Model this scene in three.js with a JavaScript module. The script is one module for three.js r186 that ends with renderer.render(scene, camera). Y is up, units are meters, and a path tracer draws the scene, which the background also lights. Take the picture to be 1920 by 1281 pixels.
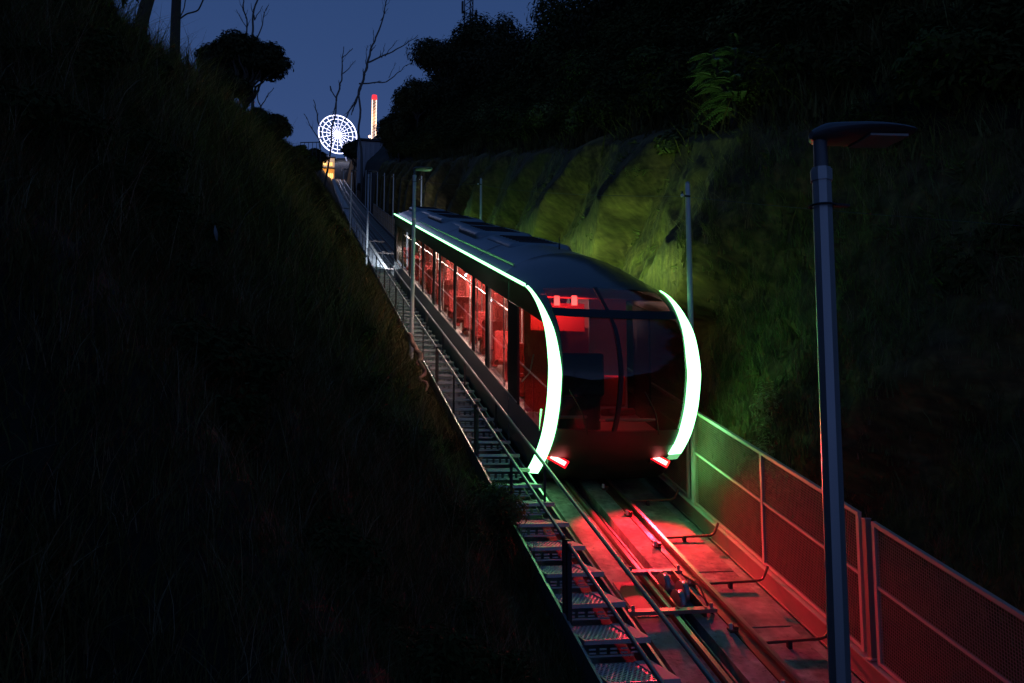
import * as THREE from 'three';
import { mergeGeometries } from 'three/addons/utils/BufferGeometryUtils.js';
import { RoundedBoxGeometry } from 'three/addons/geometries/RoundedBoxGeometry.js';
import { RectAreaLightUniformsLib } from 'three/addons/lights/RectAreaLightUniformsLib.js';
import { ImprovedNoise } from 'three/addons/math/ImprovedNoise.js';

// ------------------------------------------------------------------ camera, sky, sun, exposure
const scene = new THREE.Scene();
const camera = new THREE.PerspectiveCamera(41.3, 1920 / 1281, 0.1, 3000);
camera.position.set(-4.885, 5.3, 0);                       // on a footbridge left of the track
camera.rotation.order = 'YXZ';
camera.rotation.set(THREE.MathUtils.degToRad(6.78), THREE.MathUtils.degToRad(-12.194), 0);

const renderer = new THREE.WebGLRenderer({ antialias: true });
renderer.setSize(1024, 683);
renderer.toneMapping = THREE.LinearToneMapping;
renderer.toneMappingExposure = 1.0;
renderer.shadowMap.enabled = true;
RectAreaLightUniformsLib.init();

{ // dusk sky: deep blue overhead, slightly violet towards the horizon
  const W = 64, H = 128, d = new Float32Array(W * H * 4);
  for (let y = 0; y < H; y++) for (let x = 0; x < W; x++) {
    const el = Math.max(0, ((y + 0.5) / H - 0.5) * Math.PI), k = Math.exp(-el / 0.30), j = (y * W + x) * 4;
    d[j] = 0.0115 + 0.076 * k; d[j + 1] = 0.041 + 0.097 * k; d[j + 2] = 0.126 + 0.225 * k; d[j + 3] = 1;
  }
  const t = new THREE.DataTexture(d, W, H, THREE.RGBAFormat, THREE.FloatType);
  t.mapping = THREE.EquirectangularReflectionMapping; t.magFilter = THREE.LinearFilter; t.minFilter = THREE.LinearFilter; t.needsUpdate = true;
  scene.background = t; scene.environment = t;
}
{ // last trace of the afterglow, far below the strength of a day's sun
  const sun = new THREE.DirectionalLight(0xffe6d0, 0.006);
  sun.position.set(-60, 30, 40); sun.target.position.set(0, 10, -30); sun.shadow.radius = 30; sun.castShadow = true;
  sun.shadow.mapSize.set(2048, 2048);
  Object.assign(sun.shadow.camera, { left: -80, right: 80, top: 80, bottom: -80, near: 1, far: 400 });
  scene.add(sun, sun.target);
}

// ------------------------------------------------------------------ helpers
const V = (x, y, z) => new THREE.Vector3(x, y, z), PI = Math.PI, { lerp, clamp, smoothstep } = THREE.MathUtils;
function rng(seed) { let s = seed >>> 0; return () => { s = (s + 0x6d2b79f5) >>> 0; let t = Math.imul(s ^ (s >>> 15), 1 | s); t = (t + Math.imul(t ^ (t >>> 7), 61 | t)) ^ t; return ((t ^ (t >>> 14)) >>> 0) / 4294967296; }; }
const inoise = new ImprovedNoise(), N3 = (x, y, z) => inoise.noise(x + 31.7, y + 17.3, z + 5.1);
const fbm = (x, y, z, o = 4) => { let a = 0, w = 0.5, f = 1; for (let i = 0; i < o; i++) { a += w * N3(x * f, y * f, z * f); w *= 0.5; f *= 2.03; } return a; };

// The railway: s runs uphill along the track (z = -s), a is metres to the right of the camera, h metres above the rail heads.
const C = 4.885, G0 = 0.29822, END = 262;
const T = (s) => { const q = Math.min(s, 470); return G0 * q + (q > 0 ? 0.00008 * q * q : 0); };
const P = (a, h, s) => V(a - C, T(s) + h, -s);

const names = {};
function numbered(name) { const n = names[name] = (names[name] ?? -1) + 1; return n ? name + '_' + String(n).padStart(3, '0') : name; }
function shade(o) { o.traverse((m) => { if (m.isMesh) { m.castShadow = true; m.receiveShadow = true; } }); }
function thing(name, label, category, base = V(0, 0, 0), group) {
  const o = new THREE.Group(); o.name = numbered(name); o.position.copy(base);
  o.userData.label = label; if (category) o.userData.category = category; if (group) o.userData.group = group;
  scene.add(o); return o;
}
// a part: geometries are given in world coordinates and moved to the thing's own base
function part(t, name, geoms, m, world = true) {
  const g = [].concat(geoms).map((x) => (x.index ? x.toNonIndexed() : x));
  for (const x of g) { for (const k of Object.keys(x.attributes)) if (!['position', 'normal', 'uv'].includes(k)) x.deleteAttribute(k); if (!x.attributes.uv) x.setAttribute('uv', new THREE.BufferAttribute(new Float32Array(x.attributes.position.count * 2), 2)); }
  const me = new THREE.Mesh(g.length > 1 ? mergeGeometries(g) : g[0], m);
  if (world) { let o = t, p = V(0, 0, 0); while (o && o !== scene) { p.add(o.position); o = o.parent; } me.geometry.translate(-p.x, -p.y, -p.z); }
  me.name = name; me.castShadow = me.receiveShadow = true; t.add(me); return me;
}
function copyAt(src, base, label, group) {
  const c = src.clone(); c.name = numbered(src.name.replace(/_\d{3}$/, '')); c.position.copy(base); c.userData = { ...src.userData };
  if (label) c.userData.label = label; if (group) c.userData.group = group; scene.add(c); return c;
}
const structure = (o) => { o.userData.kind = 'structure'; return o; };

function box(w, h, d, p, rx = 0, ry = 0, rz = 0) { const g = new THREE.BoxGeometry(w, h, d); if (rx) g.rotateX(rx); if (rz) g.rotateZ(rz); if (ry) g.rotateY(ry); g.translate(p.x, p.y, p.z); return g; }
function rbox(w, h, d, r, p, rx = 0) { const g = new RoundedBoxGeometry(w, h, d, 2, r); if (rx) g.rotateX(rx); g.translate(p.x, p.y, p.z); return g; }
function orient(g, p, q, up = V(0, 1, 0)) { // local z runs from p to q
  const z = q.clone().sub(p).normalize(), x = up.clone().cross(z); if (x.lengthSq() < 1e-6) x.set(1, 0, 0); x.normalize(); const y = z.clone().cross(x);
  g.applyMatrix4(new THREE.Matrix4().makeBasis(x, y, z).setPosition(p.clone().add(q).multiplyScalar(0.5))); return g;
}
const bar = (p, q, w, h = w) => orient(new THREE.BoxGeometry(w, h, p.distanceTo(q)), p, q);
const rod = (p, q, r0, r1 = r0, n = 8) => orient(new THREE.CylinderGeometry(r1, r0, p.distanceTo(q), n, 1).rotateX(PI / 2), p, q);
const tube = (pts, r, n = 6, seg = 0) => new THREE.TubeGeometry(new THREE.CatmullRomCurve3(pts, false, 'catmullrom', 0.3), seg || pts.length * 5, r, n, false);
// a box that follows the slope: a0..a1 across, h0..h1 up, s0..s1 along, with vertical ends
function slab(a0, a1, h0, h1, s0, s1, uvScale = 1) {
  const n = Math.max(1, Math.ceil((s1 - s0) / 12)), pos = [], uv = [], idx = [];
  const quad = (A, B, Cc, D, w, l) => { const i = pos.length / 3; for (const v of [A, B, Cc, D]) pos.push(v.x, v.y, v.z); uv.push(0, l[0], w, l[0], w, l[1], 0, l[1]); for (let k = 0; k < 8; k++) uv[uv.length - 8 + k] *= uvScale; idx.push(i, i + 1, i + 2, i, i + 2, i + 3); };
  for (let i = 0; i < n; i++) {
    const u = lerp(s0, s1, i / n), v = lerp(s0, s1, (i + 1) / n), l = [u, v];
    quad(P(a0, h1, u), P(a1, h1, u), P(a1, h1, v), P(a0, h1, v), a1 - a0, l);
    quad(P(a1, h0, u), P(a0, h0, u), P(a0, h0, v), P(a1, h0, v), a1 - a0, l);
    quad(P(a0, h0, u), P(a0, h1, u), P(a0, h1, v), P(a0, h0, v), h1 - h0, l);
    quad(P(a1, h1, u), P(a1, h0, u), P(a1, h0, v), P(a1, h1, v), h1 - h0, l);
    if (i === 0) quad(P(a0, h0, u), P(a1, h0, u), P(a1, h1, u), P(a0, h1, u), a1 - a0, [0, h1 - h0]);
    if (i === n - 1) quad(P(a1, h0, v), P(a0, h0, v), P(a0, h1, v), P(a1, h1, v), a1 - a0, [0, h1 - h0]);
  }
  const g = new THREE.BufferGeometry(); g.setAttribute('position', new THREE.Float32BufferAttribute(pos, 3)); g.setAttribute('uv', new THREE.Float32BufferAttribute(uv, 2)); g.setIndex(idx);
  const f = g.toNonIndexed(); f.computeVertexNormals(); return f;
}
// a grid surface from f(i/nu, j/nv) -> Vector3
function grid(f, nu, nv, us = 1, vs = 1) {
  const pos = [], uv = [], idx = [];
  for (let j = 0; j <= nv; j++) for (let i = 0; i <= nu; i++) { const p = f(i / nu, j / nv); pos.push(p.x, p.y, p.z); uv.push((i / nu) * us, (j / nv) * vs); }
  for (let j = 0; j < nv; j++) for (let i = 0; i < nu; i++) { const k = j * (nu + 1) + i; idx.push(k, k + 1, k + nu + 2, k, k + nu + 2, k + nu + 1); }
  const g = new THREE.BufferGeometry(); g.setAttribute('position', new THREE.Float32BufferAttribute(pos, 3)); g.setAttribute('uv', new THREE.Float32BufferAttribute(uv, 2)); g.setIndex(idx); g.computeVertexNormals(); return g;
}

// ------------------------------------------------------------------ textures and materials
function tex(size, f, repeat = 1, color = false) {
  const d = new Uint8Array(size * size * 4);
  for (let y = 0; y < size; y++) for (let x = 0; x < size; x++) { const c = f(x / size, y / size), j = (y * size + x) * 4; for (let k = 0; k < 3; k++) d[j + k] = clamp((Array.isArray(c) ? c[k] : c) * 255, 0, 255); d[j + 3] = 255; }
  const t = new THREE.DataTexture(d, size, size); t.wrapS = t.wrapT = THREE.RepeatWrapping; t.magFilter = THREE.LinearFilter; t.repeat.set(repeat, repeat); if (color) t.colorSpace = THREE.SRGBColorSpace; t.needsUpdate = true; return t;
}
// noise that tiles: four shifted copies blended
const tile = (f) => (u, v) => { const a = u, b = v; return lerp(lerp(f(u, v), f(u - 1, v), a), lerp(f(u, v - 1), f(u - 1, v - 1), a), b); };
const nGrit = tile((u, v) => 0.5 + fbm(u * 18, v * 18, 1, 5) * 1.1), nStain = tile((u, v) => 0.5 + fbm(u * 3.2, v * 3.2, 4, 5) * 1.3), nFine = tile((u, v) => 0.5 + fbm(u * 40, v * 40, 9, 3));
const concreteMap = tex(512, (u, v) => { const s = nStain(u, v), g = nGrit(u, v), k = 0.50 + 0.34 * (s - 0.5) + 0.26 * (g - 0.5) - (nFine(u, v) > 0.72 ? 0.12 : 0); return [k * 1.02, k, k * 0.95]; }, 0.4, true);
const gritBump = tex(512, (u, v) => 0.6 * nGrit(u, v) + 0.4 * nFine(u, v), 0.6);
const roughMap = tex(256, (u, v) => { const k = clamp(0.75 + 0.6 * (nStain(u, v) - 0.5) + 0.3 * (nGrit(u, v) - 0.5), 0, 1); return [k, k, k]; }, 0.7);
const rockMap = tex(512, (u, v) => { const s = nStain(u, v), g = nGrit(u, v), f = nFine(u, v), k = 0.30 + 0.25 * (s - 0.5) + 0.3 * (g - 0.5) + 0.15 * (f - 0.5); return [k * 1.02, k * 1.0, k * 0.62]; }, 0.22, true);
const nStreak = tile((u, v) => 0.5 + 0.9 * fbm(u * 26, v * 7, 3, 4) + 0.5 * fbm(u * 70, v * 26, 7, 3)), nStone = tile((u, v) => 0.5 + 1.2 * fbm(u * 9, v * 9, 11, 5));
const faceMap = tex(640, (u, v) => { const k = 0.29 + 0.26 * (nStreak(u, v) - 0.5) + 0.20 * (nStone(u, v) - 0.5) + 0.16 * (nFine(u, v) - 0.5), w = clamp(nStone(u + 0.37, v) * 1.4 - 0.3, 0, 1); return [k * lerp(1.06, 0.95, w), k * lerp(0.98, 1.0, w), k * lerp(0.70, 0.52, w)]; }, 0.2, true);
const faceBump = tex(640, (u, v) => 0.25 * nStreak(u, v) + 0.5 * nStone(u, v) + 0.3 * nFine(u, v), 0.2);
const std = (c, r, m = 0, o = {}) => new THREE.MeshStandardMaterial({ color: new THREE.Color().setRGB(...c), roughness: r, metalness: m, ...o });
const M = {
  concrete: std([1, 1, 1], 0.9, 0, { map: concreteMap, bumpMap: gritBump, bumpScale: 0.006 }),
  plate: std([1.15, 1.12, 1.05], 0.95, 0, { map: concreteMap, bumpMap: gritBump, bumpScale: 0.005 }),
  soil: std([0.16, 0.14, 0.10], 1, 0, { map: rockMap }),
  cliff: std([1.30, 1.0, 0.66], 0.97, 0, { map: faceMap, bumpMap: faceBump, bumpScale: 0.07 }),
  steel: std([0.33, 0.34, 0.35], 0.55, 0.75, { roughnessMap: roughMap }),
  galv: std([0.35, 0.36, 0.37], 0.5, 0.6, { roughnessMap: roughMap }),
  grating: std([0.72, 0.72, 0.70], 0.6, 0.2),
  rust: std([0.16, 0.065, 0.04], 0.7, 0.25, { roughnessMap: roughMap }),
  railSteel: std([0.30, 0.27, 0.25], 0.4, 0.8),
  dark: std([0.022, 0.022, 0.024], 0.6, 0.2),
  nosing: std([0.55, 0.53, 0.50], 0.85, 0, { bumpMap: gritBump, bumpScale: 0.002 }),
  rubber: std([0.012, 0.012, 0.012], 0.85),
  beam: std([0.30, 0.22, 0.19], 0.65, 0.3, { roughnessMap: roughMap }),
  mesh: std([0.34, 0.24, 0.17], 0.6, 0.25),
  poleGrey: std([0.55, 0.57, 0.58], 0.55, 0.2),
  fence: std([0.52, 0.43, 0.38], 0.6, 0.2, { roughnessMap: roughMap }),
  cable: std([0.18, 0.17, 0.16], 0.5, 0.7),
  bark: std([0.05, 0.04, 0.03], 0.95),
  deadwood: std([0.10, 0.09, 0.08], 0.95),
  lampHead: std([0.10, 0.10, 0.11], 0.45, 0.4),
  lampGlass: std([0.30, 0.29, 0.27], 0.25),
  body: new THREE.MeshPhysicalMaterial({ color: new THREE.Color().setRGB(0.030, 0.036, 0.034), roughness: 0.38, metalness: 0.1, clearcoat: 0.6, clearcoatRoughness: 0.15 }),
  bumper: std([0.010, 0.010, 0.011], 0.5),
  roof: std([0.30, 0.32, 0.34], 0.32, 0.6),
  roofUnit: std([0.26, 0.29, 0.32], 0.36, 0.55),
  glass: new THREE.MeshPhysicalMaterial({ color: new THREE.Color().setRGB(0.72, 0.72, 0.72), roughness: 0.02, metalness: 0, transmission: 1, thickness: 0, ior: 1.5 }),
  frontGlass: new THREE.MeshPhysicalMaterial({ color: new THREE.Color().setRGB(0.42, 0.40, 0.42), roughness: 0.06, metalness: 0, transmission: 1, thickness: 0, ior: 1.5 }),
  redPanel: std([0.55, 0.075, 0.065], 0.5),
  redSeat: std([0.42, 0.03, 0.03], 0.7),
  interior: std([0.42, 0.34, 0.31], 0.6),
  pole: std([0.75, 0.73, 0.70], 0.3, 0.6),
  wall: std([0.34, 0.34, 0.36], 0.9),
  warmWall: std([0.50, 0.40, 0.26], 0.9),
};
const glow = (r, g, b) => new THREE.MeshStandardMaterial({ color: 0x111111, roughness: 0.5, emissive: new THREE.Color(1, 1, 1).setRGB(Math.min(1, r), Math.min(1, g), Math.min(1, b)), emissiveIntensity: 1 });
function glowM(r, g, b) { const m = Math.max(r, g, b), x = glow(r / m, g / m, b / m); x.emissiveIntensity = m; return x; }
const GL = { led: glowM(1.6, 6.5, 2.4), ledEnd: glowM(0.20, 0.62, 0.24), tail: glowM(7, 1.5, 1.4), tailLens: glowM(2.2, 0.012, 0.03), line: glowM(1.4, 5.5, 2.0), wheel: glowM(3.2, 3.2, 4.6), hub: glowM(6, 6, 6.5), tower: glowM(4, 2.4, 1.6), towerTop: glowM(1.6, 0.05, 0.07), window: glowM(2.2, 1.2, 0.35), lampWhite: glowM(6, 6, 7), cabin: glowM(2.2, 1.3, 1.1), head: glowM(5, 5.5, 7) };
function area(color, intensity, w, h, pos, target) { const l = new THREE.RectAreaLight(new THREE.Color().setRGB(...color), intensity, w, h); l.position.copy(pos); l.lookAt(target); scene.add(l); return l; }

// ------------------------------------------------------------------ terrain
const CLIFF0 = 12; // below this the cutting opens into a gentler bank
function groundH(a, s) {
  const fade = 1 - smoothstep(s, 255, 330);
  const open = 1 - smoothstep(s, 3, CLIFF0 + 4);               // 1 near the camera
  let h = -0.8;
  if (a < 2.66) {
    const x = 2.66 - a, k = 1.34 + 0.12 * N3(0, s * 0.07, 3);
    const steep = (k + 0.10) * (x - 0.62 * (1 - Math.exp(-x / 0.62))), cap = 7.6 + 0.4 * N3(2, s * 0.06, 1) + Math.min(0.16 * Math.max(0, x - 5.6), 7);
    h = 0.05 + 0.16 * Math.exp(-x / 0.9) + Math.min(steep, cap) - 0.5 * Math.exp(-((steep - cap) ** 2) / 1.2);
    const amp = smoothstep(x, 0.1, 1.6) * (x < 30 ? 1 : 30 / x);
    h += amp * (1.15 * fbm(a * 0.30, s * 0.30, 2, 4) + 0.28 * fbm(a * 1.1, s * 1.1, 6, 3));
    h = lerp(Math.min(h, -0.3 + 0.05 * x), h, fade);
  } else if (a > 7.35) {
    const x = a - 7.35, run = lerp(1.25, 5.2, open), top = 7.1 + 0.6 * N3(1, s * 0.05, 7);
    h = x < run ? -0.8 + (top + 0.8) * Math.pow(x / run, lerp(0.85, 0.9, open)) : top + Math.min((x - run) * lerp(1.05, 0.75, open), 8) + Math.min(Math.max(0, x - run - 11) * 0.1, 5);
    const amp = smoothstep(x, 0.0, 0.9);
    h += amp * (0.5 * fbm(a * 0.3, s * 0.3, 12, 4) + 0.2 * fbm(a * 1.2, s * 1.2, 16, 3));
    h = lerp(Math.min(h, -0.4 + 0.05 * x), h, fade);
  }
  return h;
}
{
  const as = [], ss = [];
  for (let a = -14; a <= 24; a += (a > 1 && a < 11 ? 0.22 : 0.5)) as.push(a);
  const full = [-900, -500, -250, -120, -60, -35, -22, ...as, 30, 45, 70, 130, 260, 500, 900];
  ss.push(-600, -300, -120, -60, -30, -15);
  for (let s = -8; s < 60; s += 0.5) ss.push(s); for (let s = 60; s < 160; s += 2) ss.push(s); for (let s = 160; s <= 480; s += 8) ss.push(s); ss.push(600, 900, 1400);
  const pos = [], uv = [], idx = [];
  for (const s of ss) for (const a of full) { const p = P(a, groundH(a, s), s); if (s > 470) p.y -= (s - 470) * 0.12; pos.push(p.x, p.y, p.z); uv.push(a, s + groundH(a, s)); }
  const w = full.length;
  for (let j = 0; j < ss.length - 1; j++) for (let i = 0; i < w - 1; i++) { const k = j * w + i; idx.push(k, k + 1, k + w + 1, k, k + w + 1, k + w); }
  const g = new THREE.BufferGeometry(); g.setAttribute('position', new THREE.Float32BufferAttribute(pos, 3)); g.setAttribute('uv', new THREE.Float32BufferAttribute(uv, 2)); g.setIndex(idx); g.computeVertexNormals();
  const me = new THREE.Mesh(g, M.soil); me.name = 'ground'; me.userData = { kind: 'structure', label: 'dark earth slopes of the cutting on both sides of the railway' }; me.receiveShadow = me.castShadow = true; scene.add(me);
}
// the rock face to the right, hung with netting: spurs run down and away from the camera
const ROCK0 = -6, ROCK1 = 120;
const hash3 = (x, y, k) => { const q = Math.sin(x * 127.1 + y * 311.7 + k * 74.7) * 43758.5453; return q - Math.floor(q); };
function facet(x, y) { // broken stone: height of the nearest of scattered tilted chips
  const ix = Math.floor(x), iy = Math.floor(y); let best = 9, h = 0;
  for (let i = -1; i <= 1; i++) for (let j = -1; j <= 1; j++) { const cx = ix + i + hash3(ix + i, iy + j, 1), cy = iy + j + hash3(ix + i, iy + j, 2), d = (x - cx) ** 2 + (y - cy) ** 2; if (d < best) { best = d; h = hash3(ix + i, iy + j, 3) + (hash3(ix + i, iy + j, 4) - 0.5) * 1.4 * (x - cx) + (hash3(ix + i, iy + j, 5) - 0.5) * 1.4 * (y - cy); } }
  return h;
}
const rockS = (u) => ROCK0 + (ROCK1 - ROCK0) * Math.pow(u, 1.45);
function rockF(u, v) {
  const s = rockS(u), hh = -0.7 + v * 8.1, open = 1 - smoothstep(s, 3, CLIFF0 + 5);
  const d = (s + hh * 0.85 + 1.2 * N3(s * 0.12, hh * 0.2, 5)) / 6.2, fr = d - Math.floor(d), kk = 0.7 + 0.6 * Math.abs(N3(Math.floor(d) * 3.7, 2, 6) * 2);
  const spur = Math.pow(1 - fr, 1.6) * smoothstep(fr, 0.0, 0.16) * kk;       // rises abruptly, dies away uphill
  const fold2 = 1 - Math.abs(N3(d * 3.1 + 9, hh * 0.10, 24)) * 2;
  const bell = Math.sin(PI * clamp(v * 0.82 + 0.14, 0, 1));
  let a = 7.12 + 1.3 * Math.pow(v, 1.2) + open * Math.pow(v, 0.95) * 4.2 - (1 - 0.7 * open) * 1.7 * spur * bell - 0.16 * clamp(fold2, 0, 1) ** 2 * bell + 0.22 * fbm(s * 1.1, hh * 0.7, 30, 5) - (0.16 * facet(s * 0.9 + 0.4 * hh, hh * 1.1) + 0.07 * facet(s * 2.3 + hh, hh * 2.4)) * bell + (v > 0.92 ? (v - 0.92) * 12 : 0);
  return P(Math.max(a, 6.8), hh + 0.25 * N3(s * 0.3, 2, 8) * v, s);
}
{
  const g = grid(rockF, 760, 96); const uv = g.attributes.uv, p = g.attributes.position; for (let i = 0; i < uv.count; i++) uv.setXY(i, -p.getZ(i), p.getY(i) * 1.04);
  const me = new THREE.Mesh(g, M.cliff); me.name = 'rock_face'; me.userData = { kind: 'structure', label: 'steep netted rock face to the right of the railway, lit green' }; me.receiveShadow = me.castShadow = true; scene.add(me);
}

// ------------------------------------------------------------------ track bed
{
  const t = structure(thing('track_bed', 'sloping concrete slab that carries the two rails', null));
  delete t.userData.category;
  const s0 = -6, s1 = 262, b = -0.30;
  part(t, 'slab', [slab(2.6, 6.9, -1.4, b - 0.16, s0, s1)], M.concrete);
  part(t, 'concrete_strip', slab(3.95, 4.40, b - 0.155, -0.08, s0, s1), M.concrete);
  part(t, 'concrete_strip', slab(4.48, 4.53, b - 0.155, -0.085, s0, s1), M.concrete);
  part(t, 'concrete_strip', slab(4.72, 5.05, b - 0.155, -0.082, s0, s1), M.concrete);
  const w = structure(thing('trackside_walkway', 'row of concrete plates between the right rail and the fence beam', null)); delete w.userData.category;
  for (let s = 4.62, i = 0; s < 60; s += 1.6, i++) part(w, 'concrete_plate', slab(5.30, 6.06, b - 0.06, b + 0.04 + 0.006 * ((i * 7) % 3), s, s + 1.575), M.plate);
  part(w, 'concrete_plate', slab(5.30, 6.06, b - 0.06, b + 0.04, 60.2, s1), M.plate);
  part(w, 'drain_channel', [slab(6.06, 6.36, b - 0.159, b - 0.10, s0, s1)], M.concrete);
}
for (const [a, lab] of [[5.235, 'dark right rail of the track on its bolted steel beam, beside the concrete plates'], [4.44, 'thin left rail of the track between two concrete strips, nearer to the stairs']]) {
  const right = a > 5, b0 = P(a, 0, 9), t = thing('rail', lab, 'rail', b0);
  part(t, 'rail_head', [slab(a - 0.028, a + 0.028, -0.045, 0, -6, 262)], M.railSteel);
  part(t, 'rail_web', [slab(a - 0.014, a + 0.014, -0.2, -0.045, -6, 262)], M.rust);
  if (right) {
    part(t, 'rail_beam', [slab(5.065, 5.262, -0.30, -0.075, -6, 262)], M.rust);
    for (let s = 5.6; s < 60; s += 1.25) {
      const clip = part(t, 'rail_clip', [box(0.10, 0.03, 0.11, P(5.05, -0.066, s), Math.atan(G0)), box(0.05, 0.06, 0.07, P(5.09, -0.04, s), Math.atan(G0))], M.rust);
      part(clip, 'bolt', new THREE.CylinderGeometry(0.026, 0.026, 0.09, 6).translate(...P(5.03, -0.03, s).sub(b0).toArray()), M.pole, false);
    }
  }
}
{ // haul cable in the middle
  const t = thing('haul_cable', 'thin steel haul cable running up between the rails', 'cable', P(4.62, -0.02, 9));
  part(t, 'strand', tube([-6, 5, 9, 14, 30, 60, 120, 200, 262].map((s) => P(4.62, -0.14, s)), 0.018, 6, 120), M.cable);
}
{ // cable roller: two cross bars with two sheaves between them
  const t = thing('cable_roller', 'cable roller with two sheaves between cross bars, in front of the funicular', 'cable roller', P(4.7, -0.3, 11.5));
  const A = (a, h, s) => P(a, h, s);
  part(t, 'cross_bar', [box(0.80, 0.05, 0.09, A(4.60, 0.02, 12.05), Math.atan(G0))], M.beam);
  part(t, 'cross_bar', [box(1.16, 0.05, 0.09, A(4.42, 0.02, 10.95), Math.atan(G0))], M.beam);
  part(t, 'side_frame', [bar(A(4.50, -0.02, 10.95), A(4.50, -0.02, 12.05), 0.03, 0.14)], M.rust);
  part(t, 'side_frame', [bar(A(4.86, -0.02, 10.95), A(4.86, -0.02, 12.05), 0.03, 0.14)], M.rust);
  for (const [a, s] of [[4.62, 11.75], [4.62, 11.25], [4.78, 11.5]]) {
    const w = part(t, 'sheave', new THREE.LatheGeometry([[0.02, -0.04], [0.17, -0.04], [0.17, -0.03], [0.145, 0], [0.17, 0.03], [0.17, 0.04], [0.02, 0.04]].map(([x, y]) => new THREE.Vector2(x, y)), 28).rotateZ(PI / 2).translate(...A(a, -0.03, s).toArray()), M.steel);
    part(w, 'axle', new THREE.CylinderGeometry(0.025, 0.025, 0.2, 10).rotateZ(PI / 2).translate(...A(a, -0.03, s).toArray()).translate(...P(4.7, -0.3, 11.5).negate().toArray()), M.dark, false);
  }
  for (const [a, s] of [[4.26, 12.05], [4.96, 12.05], [3.9, 10.95], [4.94, 10.95]]) part(t, 'bolt', new THREE.CylinderGeometry(0.022, 0.022, 0.06, 6).translate(...A(a, 0.07, s).toArray()), M.steel);
  part(t, 'pit_plate', [slab(3.98, 4.40, -0.078, -0.07, 11.02, 11.98)], M.dark);
  part(t, 'hose', tube([A(4.95, 0.04, 11.9), A(5.02, 0.06, 11.5), A(4.98, -0.05, 11.1), A(5.08, -0.2, 10.8), A(5.1, -0.25, 10.2)], 0.014), M.rubber);
  [[52, 'first'], [62, 'second'], [72, 'third']].forEach(([s, o]) => copyAt(t, P(4.7, -0.3, s), o + ' cable roller on the track uphill from the funicular tail'));
}
{ // bent pipe brackets over the plates
  const mk = (s) => [tube([P(5.27, 0.0 - 0.2, s), P(5.30, -0.19, s), P(6.10, -0.17, s + 0.0), P(6.24, -0.15, s), P(6.30, -0.05, s), P(6.335, 0.03, s)], 0.02, 7, 24)];
  let first = null;
  for (let i = 0, s = 7.3; s < 15.5; s += 1.6, i++) {
    const lab = s < 8 ? 'bent pipe bracket at the bottom edge of the picture, half behind the near lamp post' : s > 14.8 ? 'bent pipe bracket in the dark right under the funicular front' : s < 10.6 && s > 9 ? 'bent pipe bracket across the plates just left of the near lamp post' : s > 12 && s < 13.7 && s >= 13.2 ? 'bent pipe bracket across the plates nearest to the funicular' : s > 10.6 && s < 13 ? 'bent pipe bracket across the plates, middle one between rail and fence' : s < 9 ? 'lowest bent pipe bracket, across the plates at the bottom edge of the picture' : 'bent pipe bracket furthest up, in the shadow under the funicular front';
    const grp = 'bent pipe brackets over the concrete plates';
    if (!first) { first = thing('pipe_bracket', lab, 'bracket', P(5.3, -0.3, s), grp); part(first, 'bent_pipe', mk(s), M.rust); part(first, 'foot', [box(0.05, 0.14, 0.06, P(5.75, -0.24, s))], M.dark); }
    else { const c = copyAt(first, P(5.3, -0.3, s), lab, grp); if (!grp) delete c.userData.group; }
  }
}
{ const t = thing('edge_beam', 'long reddish steel channel beam running along the foot of the mesh fence', 'beam', P(6.45, -0.1, 9));
  part(t, 'web', [slab(6.39, 6.41, -0.37, -0.115, -6, 262)], M.beam);
  part(t, 'flange', [slab(6.37, 6.52, -0.115, -0.10, -6, 262)], M.fence);
  part(t, 'flange', [slab(6.37, 6.52, -0.385, -0.37, -6, 262)], M.beam);
}

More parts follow.
